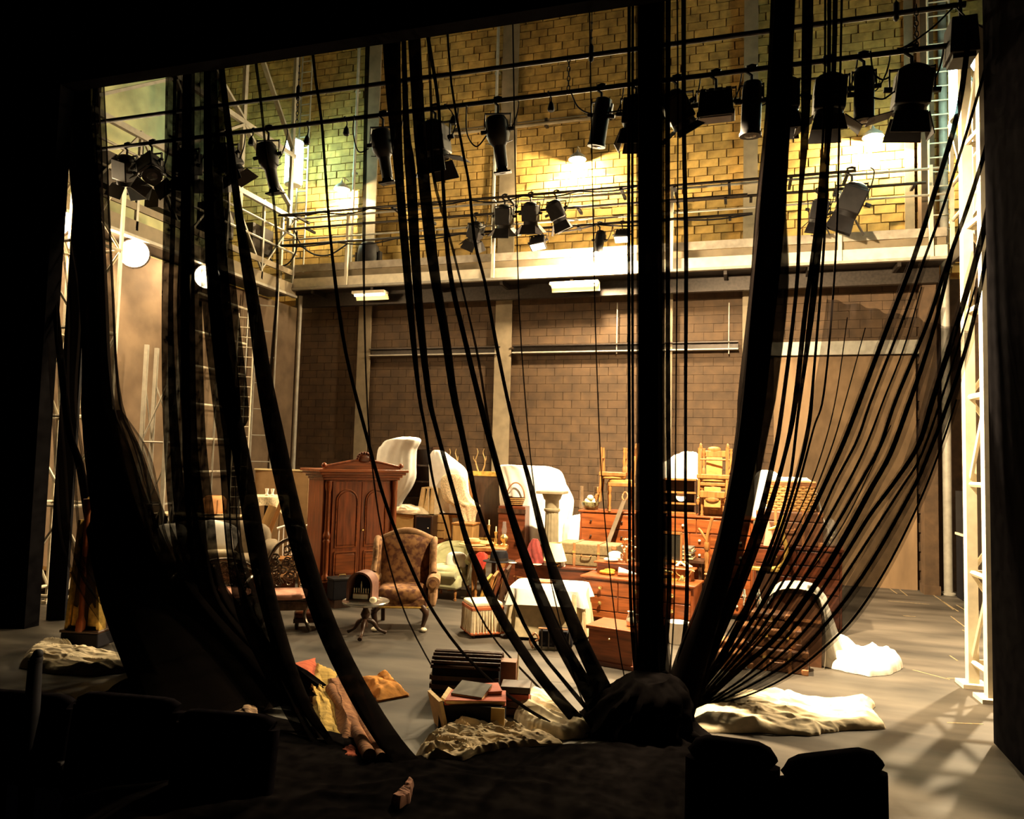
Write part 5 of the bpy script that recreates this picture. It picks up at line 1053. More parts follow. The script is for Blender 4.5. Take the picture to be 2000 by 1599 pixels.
drape('draped_sheet', [(1140, 1572, 1590), (1155, 1586, 1606), (1190, 1594, 1620), (1230, 1598, 1634), (1265, 1600, 1648), (1290, 1596, 1656)], 9.3, .5, M_CLOTH, 'white sheet falling from the round topped case to the floor', 'dust sheet', pleats=6, amp=.02, seed=18, n=48)
sp = trunk('suitcase', 'large brown leather suitcase lowest before the draped trunk', (.42, 8.86, 0), -6, .62, .3, .24, M_TRUNKB, M_LEATH, .4, 2, 'suitcase', 'suitcases piled before the draped trunk')
trunk('suitcase', 'middle tan suitcase with round handle in the pile', (.40, 8.9, .245), -3, .52, .28, .2, M_LEATH, M_TRUNKB, .4, 2, 'suitcase', 'suitcases piled before the draped trunk')
trunk('suitcase', 'topmost small suitcase with pale edge under the cloth', (.36, 8.95, .45), -10, .42, .26, .15, M_TRUNKB, M_LEATH, .4, 1, 'suitcase', 'suitcases piled before the draped trunk')
for k, (x, y, z, lab) in enumerate(((-.07, 8.98, 0, 'small tan box at the end of the suitcases'), (.12, 9.25, 0, 'dark hat box behind the suitcases'), (-.09, 8.7, 0, 'tan case leaning by the gauze heap'))):
    t = thing('small_case', lab, 'box', (x, y, z), 20 * k - 10); h_ = (.22, .36, .16)[k]; MB().box((0, 0, h_ / 2), (.26, .22, h_)).build('body', M_LEATH if k != 1 else M_TRUNKB, t, bev=.012); MB().box((0, 0, h_ + .01), (.275, .235, .03)).build('lid', M_LEATH, t, bev=.008); MB().tube(crom([(-.05, -.11, h_ * .6), (-.04, -.14, h_ * .55), (.04, -.14, h_ * .55), (.05, -.11, h_ * .6)], 10), .008, 6).build('handle', M_DARKW, t)
# ---- left group: sofa, screen, lace table, iron settee
a = FL(385, 1150)
t = thing('sofa', 'grey upholstered sofa with pale cushions behind dark gauze', 'sofa', (-7.95, 10.0, 0), 34)
MB().box((0, .1, .3), (1.7, .75, .3)).build('seat_base', M_GREYUP, t, bev=.05); MB().pad((0, .4, .72), (1.7, .26, .75), 4).build('backrest', M_GREYUP, t)
for s in (-1, 1): MB().pad((s * .85, .05, .5), (.26, .8, .62), 4).build('arm', M_GREYUP, t); MB().pad((s * .4, -.02, .5), (.78, .66, .18), 4).build('seat_cushion', M_GREYUP, t)
for sx in (-1, 1):
    for sy in (-1, 1): MB().lathe([(.02, 0), (.03, .08), (.025, .15)], (sx * .75, .1 + sy * .3, 0), 10).build('foot', M_DARKW, t)
for i, (px, py, Yc, rz_, sz, lab) in enumerate(((334, 1045, 9.55, 20, .46, 'pale square cushion at the shadowed sofa arm'), (425, 1048, 9.75, -8, .62, 'big pale pillow leaning on the sofa back'), (428, 1086, 9.5, 0, .55, 'flat cream cushion on the sofa seat'))):
    q = P(px, py, Yc); tag(MB().pad((0, 0, 0), (sz, .2, sz * .78 if i < 2 else .2), 3, 24, 14, rx=-.3 if i < 2 else 0, ry=.25 * (i == 1)).build('pillow', M_CREAMC if i == 2 else M_CLOTH, loc=(q.x, q.y, q.z)), lab, 'pillow').rotation_euler = (0, 0, math.radians(34))
drape('grey_throw', [(1098, 455, 468), (1102, 450, 492), (1112, 452, 498), (1120, 456, 500)], 9.3, .3, M_GREYUP, 'grey throw heaped on the end of the sofa', 'throw', n=36, rings=10)
# dark table with bright edge carrying the amber lamp
a = P(296, 1000, 10.9); b = P(442, 998, 10.9)
t = thing('console_table', 'dark console table with a bright pale top edge', 'table', ((a.x + b.x) / 2 + .12, 11.1, 0), 8); zc = a.z; w_ = b.x - a.x + .1
MB().box((0, 0, zc - .02), (w_, .5, .035)).build('tabletop', M_CREAMC, t, bev=.006); MB().box((0, .02, zc - .12), (w_ - .1, .42, .16)).build('frieze', M_DARKW, t)
for sx in (-1, 1):
    for sy in (-1, 1): MB().bar((sx * (w_ / 2 - .1), sy * .18, 0), (sx * (w_ / 2 - .1), sy * .18, zc - .03), .06).build('leg', M_DARKW, t)
q = P(414, 998, 11.0)
t = thing('shaded_lamp', 'amber pleated lampshade on the console table', 'lamp', (q.x, 11.05, zc)); MB().lathe([(.2, .03), (.2, .27), (.15, .33), (.1, .34), (.1, .33), (.19, .26), (.19, .03)], n=30).build('lamp_shade', M_AMBER, t); MB().lathe([(.08, 0), (.03, .02), (.02, .2)], n=12).build('base', M_BRASS, t)
for k in range(10): a_ = 2 * PI * k / 10; MB().cyl((.2 * math.cos(a_), .2 * math.sin(a_), .03), (.2 * math.cos(a_), .2 * math.sin(a_), .27), .006, n=5).build('shade_rib', M_LEATH, t)
cx, wd, zb, zt = rect(517, 915, 600, 1000, 12.4)
t = thing('folding_screen', 'plain tan canvas screen standing behind the wardrobe', 'screen', (cx - .1, 12.4, 0), 12)
for s in (-1, 1): MB().box((s * .27, 0, zt / 2), (.52, .03, zt), rz=s * .08).build('leaf', mat('tan_canvas', (.30, .18, .08), .85, var=.15), t)
MB().box((0, -.01, zt - .01), (1.08, .05, .03)).build('top_rail', M_SHADE, t)
q = P(522, 970, 11.4)
t = thing('lace_table', 'small round table under a hanging ivory lace cloth', 'table', (q.x, 11.4, 0), 0); zt = P(522, 968, 11.4).z
MB().lathe([(.001, zt - .03), (.36, zt - .03), (.37, zt - .015), (.36, zt), (.001, zt)], n=28).build('tabletop', M_DARKW, t); MB().lathe([(.2, 0), (.2, .03), (.04, .08), (.05, zt * .5), (.04, zt - .03)], n=14).build('pedestal', M_DARKW, t)
MB().grid(lambda u, v: ((lambda r, z: (math.cos(2 * PI * u) * r, math.sin(2 * PI * u) * r, z))(.38 * min(1, v / .5) + (max(0, v - .5) * (.05 + .06 * math.sin(u * 2 * PI * 8))), zt + .006 - max(0, v - .5) * .74 * (.75 + .35 * math.sin(u * 2 * PI * 2 + .6)))), 90, 20, True).build('lace_cloth', M_LACE, t)
for px, lab in ((521, 'white china candle cup on the lace table'), (532, 'second white china candle cup on the lace table')):
    q = P(px, 965, 11.35); t = tag(MB().lathe([(.03, 0), (.035, .01), (.02, .04), (.028, .09), (.035, .12), (.022, .12)], n=12).build('candle_cup', M_CLOTH, loc=(q.x, 11.35, zt + .01)), 'white china candle cup on the lace table', 'candlestick', 'candle cups on the lace table')
# painted bentwood chairs by the wardrobe
a = FL(540, 1150)
for k, (dx, dy, rz_, lab) in enumerate(((0, 0, 30, 'white spindle back chair beside the wardrobe'), (.12, .62, 20, 'second white spindle chair standing behind the first one'))):
    t = thing('spindle_chair', lab, 'chair', (a.x + dx, a.y + .3 + dy, 0), rz_)
    MB().box((0, 0, .46), (.44, .42, .04)).build('seat', M_OAK, t, bev=.01)
    for sx in (-1, 1):
        for sy in (-1, 1): MB().cyl((sx * .2, sy * .18, 0), (sx * .17, sy * .16, .45), .018, n=8).build('leg', M_OAK, t)
    for q_ in range(6): x = -.18 + .072 * q_; MB().cyl((x, .18, .47), (x * 1.05, .24, .96), .011, n=7).build('spindle', M_CLOTH, t)
    MB().tube([(-.22, .23, .93), (-.1, .25, .97), (.1, .25, .97), (.22, .23, .93)], .024, 8).build('crest_rail', M_CLOTH, t); MB().box((0, -.01, .22), (.36, .3, .012)).build('stretcher', M_OAK, t)
t = thing('plan_chest', 'low mahogany box behind the carved iron settee', 'box', (FL(520, 1165).x + .24, FL(520, 1165).y - .16, 0), 35); MB().box((0, 0, .17), (.6, .4, .34)).build('body', M_MAHOGX, t, bev=.006); MB().box((0, 0, .355), (.63, .43, .03)).build('lid', M_OAK, t, bev=.006)
# leaning boards (yellow + oak) left of the lace table
q = P(470, 1080, 10.7)
t = thing('leaning_planks', 'yellow oak board leaning against the lace table', 'board', (q.x, 10.7, .0), 20); t.rotation_euler = (-.2, .32, .4); MB().box((0, 0, .7), (.14, .03, 1.4)).build('board', M_PINE, t)
t = thing('leaning_planks', 'darker oak board leaning beside the yellow one', 'board', (q.x + .14, 10.75, .0), 20); t.rotation_euler = (-.2, .30, .4); MB().box((0, 0, .75), (.07, .03, 1.5)).build('board', M_OAK, t)
# carved iron seats
def iron_chair(lab, loc, rz, w_, pink=True, hb=.62):
    t = thing('iron_garden_seat', lab, 'chair', loc, rz); rnd = random.Random(int(w_ * 100))
    MB().pad((0, -.02, .43), (w_ * .92, .5, .1), 4, 24, 10).build('seat_cushion', M_PINK, t); MB().tube([(-w_ / 2, .22, .37), (-w_ / 2, -.24, .37), (w_ / 2, -.24, .37), (w_ / 2, .22, .37), (-w_ / 2, .22, .37)], .02, 6).build('seat_frame', M_CAST, t)
    rim = [(-w_ / 2, .22, .42)] + [(w_ / 2 * 1.02 * math.cos(PI - PI * k / 14), .25, .55 + (hb - .2) * math.sin(PI * k / 14)) for k in range(15)] + [(w_ / 2, .22, .42)]
    bk = MB().tube(crom(rim, 40), .026, 8).build('back_rim', M_CAST, t)
    mb = MB(); n = int(64 * w_ / .6)
    for k in range(n):
        x = rnd.uniform(-.85, .85); z = rnd.uniform(0, .9) * math.sqrt(max(0, 1 - x * x)); c = Vector((x * w_ / 2, .24, .5 + z * (hb - .18))); r = rnd.uniform(.03, .06)
        mb.tube([c + Vector((math.cos(a_) * r * (1 - a_ * .07), 0, math.sin(a_) * r * (1 - a_ * .07))) for a_ in [i * .55 for i in range(13)]], .011, 5)
    mb.build('openwork', M_CAST, bk, kind='stuff')
    for s in (-1, 1):
        MB().tube(crom([(s * w_ / 2, .22, .66), (s * (w_ / 2 + .05), 0, .68), (s * (w_ / 2 + .03), -.24, .6), (s * w_ / 2, -.26, .38)], 16), .02, 7).build('arm', M_CAST, t)
        for y in (-.24, .22): MB().tube(crom([(s * w_ / 2, y, .37), (s * (w_ / 2 - .05), y, .2), (s * (w_ / 2 + .03), y + math.copysign(.04, y), .012)], 12), .022, 7).build('leg', M_CAST, t)
    MB().box((0, -.25, .31), (w_ * .9, .015, .09)).build('apron', M_CAST, t)
    return t
a = FL(536, 1236); iron_chair('black openwork iron armchair with pink seat near the tripod table', (a.x - .05, a.y + .3, 0), 30, .58, hb=.74)
a = FL(455, 1240); iron_chair('black openwork iron settee with pink seat behind the gauze', (a.x - .5, a.y + .3, 0), 14, .9, hb=.46)
t = thing('footstool', 'small brown footstool beside the iron armchair', 'stool', (FL(600, 1225).x, FL(600, 1225).y, 0), 30); MB().pad((0, 0, .17), (.34, .26, .1), 4, 20, 8).build('cushion', M_MAHOGD, t); MB().box((0, 0, .11), (.34, .26, .05)).build('frame', M_DARKW, t)
for sx in (-1, 1):
    for sy in (-1, 1): MB().lathe([(.015, 0), (.025, .04), (.02, .09)], (sx * .13, sy * .09, 0), 8).build('leg', M_DARKW, t)
# ---- harp
a = FL(156, 1266)
t = thing('harp', 'gilded concert harp with painted dark soundboard', 'harp', (a.x, a.y + .1, 0), 12)
MB().box((0, 0, .10), (.44, .32, .16)).build('pedestal_foot', M_BLACK, t, bev=.015); MB().box((0, 0, .195), (.46, .34, .03)).build('foot_moulding', M_DARKW, t, bev=.008)
for s in (-1, 1): MB().prism([(s * .17, .2), (s * .205, .2), (s * .12, 1.42), (s * .09, 1.42)], -.12, .0).build('soundbox_edge', M_GOLD, t)
MB().prism([(-.18, .2), (.18, .2), (.1, 1.42), (-.1, 1.42)], -.06, .12).build('soundbox', M_DARKW, t)
for s in (-1, 1): MB().prism([(s * .03, .24), (s * .16, .24), (s * .145, .46), (s * .1, .44), (s * .07, .5), (s * .04, .46)], -.07, -.055).build('gilt_ornament', M_GOLD, t)
MB().lathe([(.05, .2), (.05, .3), (.03, .36), (.028, 1.5), (.045, 1.56), (.05, 1.66)], (0, -.14, 0), 12).build('pillar', M_MAHOG, t)
MB().tube(crom([(0, -.14, 1.62), (0, .0, 1.68), (0, .2, 1.56), (0, .4, 1.58), (0, .5, 1.42)], 18), .04, 8).build('neck', M_GOLD, t)
for k in range(14): y = -.08 + .035 * k; MB().cyl((0, y * .3 - .03, .3 + .05 * k), (0, y + .02, 1.56), .0025, n=4).build('string', M_IVORY, t)
# ---- rugs
def rug(lab, poly, z, mt, seed, fold=.05, group=None):
    pts = [FL(x, y, 0) for x, y in poly]
    def fn(u, v):
        p = (pts[0] * (1 - u) + pts[1] * u) * (1 - v) + (pts[3] * (1 - u) + pts[2] * u) * v
        e = min(u, 1 - u, v, 1 - v); k = .02 * fbm(Vector((u * 5, v * 5, seed)))
        return (p.x + k, p.y + k, z + min(1, e * 8) * .02 + fold * (.5 + .5 * noise.noise(Vector((u * 3, v * 3, seed)))) * min(1, e * 5))
    mb = MB(); mb.grid(fn, 30, 30); mb.grid(lambda u, v: Vector(fn(1 - u, v)) - Vector((0, 0, .014)), 30, 30)
    return tag(mb.build('rug', mt), lab, 'rug', group)
rug('red and orange striped rug end on the stage floor', ((520, 1310), (616, 1286), (618, 1345), (560, 1375)), .01, M_RUGR, 1)
rug('narrow red rug edge peeping between two gauze strips', ((540, 1300), (566, 1300), (606, 1390), (575, 1400)), .03, M_RUGR, 2)
rug('mustard yellow rug under the rolled brown rug', ((618, 1296), (656, 1312), (664, 1440), (606, 1345)), .008, M_RUGY, 3)
rug('mustard rug corner lying among the gauze', ((600, 1335), (640, 1380), (665, 1450), (625, 1462)), .04, M_RUGY, 4)
a, b = FL(646, 1336, .1), FL(722, 1466, .1)
t = thing('rolled_rug', 'rolled edge of the brown red rug lying on the yellow one', 'rug', (0, 0, 0))
for off, r in ((0, .05), (.09, .04)):
    d = Vector((.9, .35, 0)) * off; pts = crom([a + d, (a + b) / 2 + d + Vector((.02, 0, 0)), b + d], 16); MB().tube([(p.x, p.y, r + .012 + .01 * fbm(Vector((p.x * 6, p.y * 6, off)))) for p in pts], r, 18).build('roll', M_RUGB, t)
rug('large brown red patterned rug crumpled on the floor', ((636, 1332), (694, 1322), (748, 1450), (668, 1466)), .03, M_RUGB, 5, .12)
rug('orange rug with a folded corner near the slatted trunk', ((704, 1326), (752, 1324), (800, 1360), (738, 1372)), .02, M_RUGO, 6, .09)
rug('pale striped rug scrap beside the gauze heap', ((452, 1390), (500, 1376), (520, 1440), (470, 1440)), .03, mat('striped_scrap', (.22, .1, .06), .95, var=.6, scale=6, stretch=(1, 7, 1), col2=(.34, .22, .12)), 7)
rug('dull orange scrap of carpet at the gauze edge', ((650, 1466), (690, 1462), (702, 1490), (668, 1486)), .02, M_RUGR, 8, .02)
# ---- slatted dome trunk with books
a = FL(900, 1382)
t = thing('slatted_trunk', 'dark dome topped slatted trunk on the stage floor', 'trunk', (a.x - .05, a.y + .3, 0), 12)
MB().box((0, 0, .15), (.62, .36, .3)).build('body', M_BLACK, t, bev=.008)
pf = [(.18 * math.cos(PI * k / 12), .3 + .1 * math.sin(PI * k / 12)) for k in range(13)]
mb = MB(Matrix.Rotation(PI / 2, 4, 'Z')); mb.prism(pf, -.3, .3); mb.build('dome', M_BLACK, t)
for k in range(9): a_ = PI * (k + .5) / 9; MB(Matrix.Translation((0, .185 * math.cos(a_), .3 + .105 * math.sin(a_)))).cyl((-.32, 0, 0), (.32, 0, 0), .017, n=8).build('slat', M_DARKW, t)
for z in (.06, .14, .22): MB().box((-.32, 0, z), (.02, .36, .04)).build('end_slat', M_DARKW, t); MB().box((0, -.19, z), (.62, .02, .04)).build('front_slat', M_DARKW, t)
a = FL(905, 1432)
t = thing('open_case', 'open dark document case with pale page ends', 'case', (a.x + .02, a.y + .16, 0), 10)
MB().box((0, 0, .11), (.52, .3, .22)).build('body', M_BLACK, t, bev=.006)
MB().box((-.27, -.1, .13), (.03, .3, .3), rz=.55, ry=-.25).build('pale_flap', M_PAPER, t); MB().box((-.22, .0, .25), (.06, .28, .02), ry=.5).build('page_edge', M_PAPER, t)
MB().box((.23, -.155, .12), (.11, .012, .2)).build('corner_panel', M_CARD, t)
for k, (x, y, z, rz_, rx_, sz, mt, lab) in enumerate(((.02, .02, .235, 8, 0, (.5, .28, .035), M_REDBK, 'flat red book lying in the open case'), (-.02, .05, .275, -14, .22, (.28, .22, .045), M_GREYBK, 'grey book tilted on the red one'), (.1, .12, .275, 20, .1, (.22, .18, .035), M_REDBK, 'second red book under the grey one'))):
    q = Matrix.Rotation(math.radians(10), 3, 'Z') @ Vector((x, y, z)); t2 = thing('book', lab, 'book', (a.x + .02 + q.x, a.y + .16 + q.y, q.z), 10 + rz_); t2.rotation_euler[0] = rx_
    MB().box((0, 0, 0), (sz[0] * .97, sz[1] * .95, sz[2] * .7)).build('pages', M_PAPER, t2); MB().box((0, 0, sz[2] / 2), (sz[0], sz[1], .006)).box((0, 0, -sz[2] / 2), (sz[0], sz[1], .006)).box((-sz[0] / 2, 0, 0), (.006, sz[1], sz[2])).build('cover', mt, t2)
a = FL(982, 1392); t = thing('stacked_volume', 'stack end of brown ledgers beside the open case', 'ledgers', (a.x + .09, a.y + .06, 0), 12)
for k in range(4): MB().box((.01 * (k % 2), 0, .035 + .062 * k), (.26, .22, .055)).build('volume', (M_TRUNKB, M_MAHOGD, M_REDBK, M_DARKW)[k], t, bev=.004)
a = FL(978, 1370); t = thing('ledger_box', 'upright brown box behind the ledgers with a pale rod', 'box', (a.x - .02, a.y + .15, 0), 10); MB().box((0, 0, .17), (.24, .14, .34)).build('body', M_TRUNKB, t, bev=.006); MB().cyl((.13, -.08, 0), (.14, -.08, .44), .008, n=6).build('rod', M_IVORY, t)
# ---- crumpled cloths on the floor
crumple('dropped_cloth', ((1590, 1275), (1620, 1252), (1650, 1258), (1685, 1270), (1710, 1266), (1764, 1305), (1740, 1318), (1700, 1322), (1650, 1312), (1600, 1300)), .22, M_CLOTH, 'bright white cloth dropped on the open stage floor', 'cloth', 2, 2.4)
crumple('dropped_cloth', ((1340, 1398), (1390, 1384), (1480, 1366), (1540, 1362), (1620, 1372), (1712, 1378), (1706, 1395), (1730, 1424), (1640, 1428), (1580, 1438), (1480, 1432), (1400, 1432), (1345, 1425)), .17, M_CREAMC, 'long crumpled cream canvas along the stage front', 'cloth', 5, 3.4, .25, stretch=3.2)
crumple('dropped_cloth', ((36, 1304), (60, 1275), (95, 1258), (125, 1268), (160, 1280), (205, 1284), (246, 1292), (252, 1312), (190, 1320), (130, 1318), (80, 1314)), .18, M_CREAMC, 'heap of cream cloth lying before the harp', 'cloth', 8, 3.6, .3, stretch=2.6)
crumple('dropped_cloth', ((1008, 1378), (1040, 1358), (1075, 1362), (1120, 1400), (1158, 1440), (1100, 1446), (1040, 1430), (1005, 1405)), .2, M_CREAMC, 'cream silk cloth spilling out beside the ledgers', 'cloth', 11, 3.6, -.6, stretch=4)
crumple('dropped_cloth', ((812, 1478), (850, 1442), (900, 1432), (960, 1436), (1010, 1426), (1080, 1440), (1100, 1458), (1000, 1476), (930, 1488), (900, 1502), (830, 1504)), .16, mat('ecru_cotton', (.55, .43, .27), .9, var=.2, scale=12, bump=.2), 'rumpled ecru cloth in front of the open case', 'cloth', 14, 6.0, .2, stretch=2.2)
crumple('cloth_scrap', ((762, 1590), (784, 1576), (800, 1550), (808, 1556), (800, 1588), (780, 1599)), .1, mat('pink_brown_scrap', (.40, .18, .11), .9, var=.3), 'small pink brown scrap of cloth on the black heap', 'cloth', 17, 5, z0=.06)
# ---- pieces in the wing at the stage corner
q = P(1880, 1056, 14.6)
t = thing('black_cabinet', 'black equipment cabinet behind the round grey column', 'cabinet', (P(1884, 1056, 14.6).x + .33, 14.75, 0)); MB().box((0, 0, .55), (.75, .4, 1.1)).build('body', M_BLACK, t, bev=.008); MB().box((0, 0, 1.5), (.75, .42, .72)).build('upper_case', M_BLACKMET, t, bev=.008); MB().box((0, -.02, 1.115), (.78, .45, .04)).build('shelf_edge', M_WHITEST, t)
MB().box((-.02, -.22, 1.32), (.12, .012, .3)).build('red_sign', mat('red_label', (.6, .05, .02), .5), t); MB().box((-.02, -.228, 1.3), (.08, .01, .1)).build('sign_panel', M_SHADE, t)
t = thing('paint_shelf', 'shelf unit holding cartons behind the cream lattice tower', 'shelf', (4.3, 13.6, 0))
for sx in (-1, 1): MB().box((sx * .6, 0, 1.3), (.05, .4, 2.6)).build('upright', M_IRON, t)
for z in (.25, .95, 1.75): MB().box((0, 0, z), (1.2, .4, .04)).build('shelf_board', M_DARKW, t)
for x, z, h_, lab in ((-.3, .97, .35, 'yellow carton on the middle wing shelf'), (.2, .97, .3, 'second yellow carton on the middle wing shelf'), (-.3, 1.77, .4, 'yellow carton on the top wing shelf'), (.2, 1.77, .36, 'smaller yellow carton on the top wing shelf'), (-.25, .27, .5, 'yellow carton on the lowest wing shelf')):
    c = thing('carton', lab, 'box', (4.3 + x, 13.55, z)); MB().box((0, 0, h_ / 2), (.42, .34, h_)).build('body', M_CARD, c, bev=.006); MB().box((0, 0, h_ + .004), (.05, .345, .008)).build('tape', M_PAPER, c)
# ================================================================== black gauze
def smoothpts(pts, n): return crom([Vector(p) for p in pts], n)
def strand(pts, mt, parent, Ytop=7.55, n=40, flat=.45, name='strand', pleat=.12, Yf=None):
    """A hanging cord or band of bunched gauze through (x, y, width) picture points; it falls from behind the header to where its end meets the floor."""
    q = smoothpts(pts, n); y0, y1 = q[0].y, q[-1].y
    Yb = FL(q[-1].x, min(q[-1].y, 1560), .03).y if y1 > 1200 else Ytop
    mb = MB(); rows = []
    for k, p in enumerate(q):
        s = max(0, min(1, (p.y - y0) / max(1, y1 - y0))); Y = Yf(p.y) if Yf else Ytop + (Yb - Ytop) * s ** 2.2
        c = P(p.x, p.y, Y); wd = max(p.z, 1.5) * (c - CAM).length / FPX / 2; rows.append((c, wd))
    m_ = 14
    def fn(u, v):
        c, wd = rows[min(n - 1, int(round(v * (n - 1))))]; a = 2 * PI * u
        k = 1 + pleat * math.sin(a * 5 + v * 6) + .5 * pleat * math.sin(a * 3 - v * 11)
        return c + RT * (math.cos(a) * wd * (1 + .25 * pleat * math.sin(v * 30 + a))) + Vector((0, 1, 0)) * (math.sin(a) * max(wd * flat, .008) * k)
    mb.grid(fn, m_, n, True); return mb.build(name, mt, parent)
top = lambda x, w_: (x, -70, w_)
# 1 outer drape: widest, dark, falls to the heap
d1 = thing('gauze_drape', 'broad black gauze drape falling over the harp and sofa', 'drape', (-7.4, 7.4, 0))
d1.location = (0, 0, 0)
def band(rows, mt, parent, name='band', n=44, Ytop=7.5, wav=7, amp=.05, sheets=2):
    """A loose sheet of gauze between two edges given as (y, left, right) in the picture."""
    q = smoothpts(rows, n); e = FL((q[-1].y + q[-1].z) / 2, min(q[-1].x, 1560), .03); y0, y1 = q[0].x, q[-1].x; o = None
    for sh in range(sheets):
        def fn(u, v):
            p = q[min(n - 1, int(round(v * (n - 1))))]; s = max(0, min(1, (p.x - y0) / (y1 - y0))); Y = Ytop + (e.y - Ytop) * s ** 2.2
            x = p.y + (p.z - p.y) * u; a = P(x, p.x, Y)
            return a + Vector((0, 1, 0)) * (amp * math.sin(u * PI * wav + v * 4 + sh) + .12 * sh)
        mb = MB(); mb.grid(fn, 30, n); o = mb.build(name, mt, parent)
    return o
band([(-60, 112, 186), (100, 118, 190), (300, 128, 200), (400, 140, 203), (600, 158, 212), (700, 160, 217), (800, 155, 230), (880, 165, 262), (960, 172, 288), (1036, 176, 318), (1084, 178, 340), (1150, 190, 384), (1230, 222, 450), (1310, 250, 530), (1370, 270, 600)], gauze('black_gauze_heavy', .88), d1, sheets=2)
band([(-60, 60, 110), (300, 76, 118), (450, 80, 136), (600, 84, 160), (780, 98, 152), (900, 106, 168), (1040, 116, 180), (1120, 142, 200), (1170, 168, 250), (1220, 202, 320), (1313, 250, 420)], gauze('black_gauze_half', .5), d1, 'outer_veil', sheets=1)
band([(800, 215, 232), (880, 230, 290), (960, 250, 312), (1036, 270, 326), (1084, 300, 348), (1150, 320, 400), (1310, 400, 540)], gauze('black_gauze_half', .5), d1, 'inner_veil', sheets=1, Ytop=7.1)
strand([(80, -60, 10), (86, 300, 10), (95, 480, 10), (106, 570, 11), (118, 700, 12), (135, 840, 12), (156, 910, 14), (180, 1040, 18), (215, 1180, 30), (280, 1320, 50)], G_THICK, d1)
strand([(150, -60, 40), (152, 200, 40), (170, 420, 44), (186, 640, 44), (190, 800, 50), (215, 960, 70), (260, 1120, 110), (340, 1250, 170), (420, 1380, 220)], G_THICK, d1)
drape('lower_mass', [(1140, 225, 360), (1180, 215, 400), (1240, 228, 455), (1300, 246, 520), (1360, 250, 580), (1420, 250, 640)], 6.35, .35, M_GAUZEPOOL, parent=d1, pleats=15, amp=.04, seed=31, zfloor=.02)
# 2 twin bands
d2 = thing('gauze_drape', 'pair of ragged black gauze bands before the wall floods', 'drape')
band([(-60, 322, 346), (118, 322, 346), (420, 316, 346), (600, 312, 342), (800, 314, 350), (1000, 326, 368), (1100, 345, 392), (1250, 410, 500), (1360, 480, 600)], gauze('black_gauze_twin', .95), d2, sheets=2, wav=3, amp=.03)
band([(-60, 354, 382), (118, 355, 382), (420, 350, 382), (600, 342, 384), (800, 350, 387), (900, 354, 392), (1000, 360, 402), (1100, 372, 411), (1180, 400, 436), (1270, 450, 510), (1380, 520, 610)], gauze('black_gauze_twin', .95), d2, sheets=2, wav=3, amp=.03)
strand([(368, -60, 14), (366, 118, 14), (362, 600, 16), (366, 900, 12), (372, 1040, 7), (400, 1180, 12), (480, 1320, 30)], G_THICK, d2)
band([(-60, 389, 424), (118, 389, 424), (420, 390, 440), (600, 392, 455), (800, 413, 474), (860, 422, 456), (1060, 441, 456), (1180, 456, 492), (1260, 488, 528), (1388, 555, 588), (1462, 605, 626)], gauze('black_gauze_twin', .95), d2, sheets=2, wav=3, amp=.03)
strand([(404, -60, 10), (404, 118, 10), (412, 500, 20), (440, 740, 30), (466, 860, 31), (500, 1060, 34), (526, 1180, 33), (554, 1280, 32), (597, 1380, 24), (640, 1442, 14), (656, 1470, 10)], G_THICK, d2)
# 3 curving strip
d3 = thing('gauze_drape', 'long curving black gauze strip sweeping past the wardrobe', 'drape')
strand([(424, -60, 9), (430, 100, 10), (444, 230, 11), (464, 400, 14), (479, 500, 20), (498, 610, 24), (516, 740, 30), (539, 860, 36), (561, 960, 37), (585, 1060, 38), (622, 1180, 40), (664, 1280, 42), (716, 1380, 45), (762, 1450, 48), (804, 1500, 54)], G_THICK, d3)
strand([(490, -60, 5), (497, 90, 5), (509, 194, 5), (520, 300, 4), (533, 380, 5), (541, 480, 5), (541, 570, 5), (534, 660, 5), (526, 760, 5)] , G_MID, d3, name='thin_strand')
# 4 fine strands that cross the wardrobe and armchair
d4 = thing('gauze_drape', 'group of slim black gauze cords crossing the armchairs', 'drape')
strand([(600, -60, 5), (612, 120, 5), (627, 226, 5), (635, 328, 5), (645, 460, 5), (658, 576, 7), (674, 680, 7), (692, 760, 7), (713, 840, 7), (739, 936, 7), (763, 1010, 7), (797, 1095, 7), (826, 1158, 7), (860, 1216, 7), (902, 1272, 7), (955, 1326, 8), (1020, 1378, 10), (1110, 1432, 14)], G_THICK, d4)
strand([(722, -60, 8), (719, 55, 8), (714, 250, 7), (711, 450, 6), (711, 570, 4), (716, 760, 3), (726, 900, 3), (748, 1050, 3), (792, 1200, 3), (860, 1330, 3)], G_MID, d4, name='thin_strand')
strand([(762, -60, 34), (764, 60, 32), (770, 200, 26), (779, 340, 17), (798, 560, 15), (817, 760, 8), (831, 840, 6), (846, 940, 5), (872, 1030, 4), (900, 1120, 4), (960, 1240, 4), (1060, 1350, 6)], G_THICK, d4)
strand([(786, -60, 8), (788, 60, 8), (794, 250, 12), (802, 340, 20), (815, 560, 17), (836, 760, 12), (853, 840, 9), (890, 975, 9), (912, 1056, 12), (932, 1105, 15), (956, 1160, 20), (1000, 1240, 22), (1062, 1330, 24), (1150, 1430, 34)], G_THICK, d4)
strand([(805, -60, 22), (808, 60, 22), (818, 230, 22), (827, 340, 22), (840, 470, 22), (853, 560, 19), (870, 655, 17), (884, 760, 15), (901, 840, 12), (918, 920, 11), (932, 985, 8), (958, 1058, 7), (990, 1140, 7), (1040, 1250, 8), (1110, 1340, 10), (1170, 1410, 14)], G_THICK, d4)
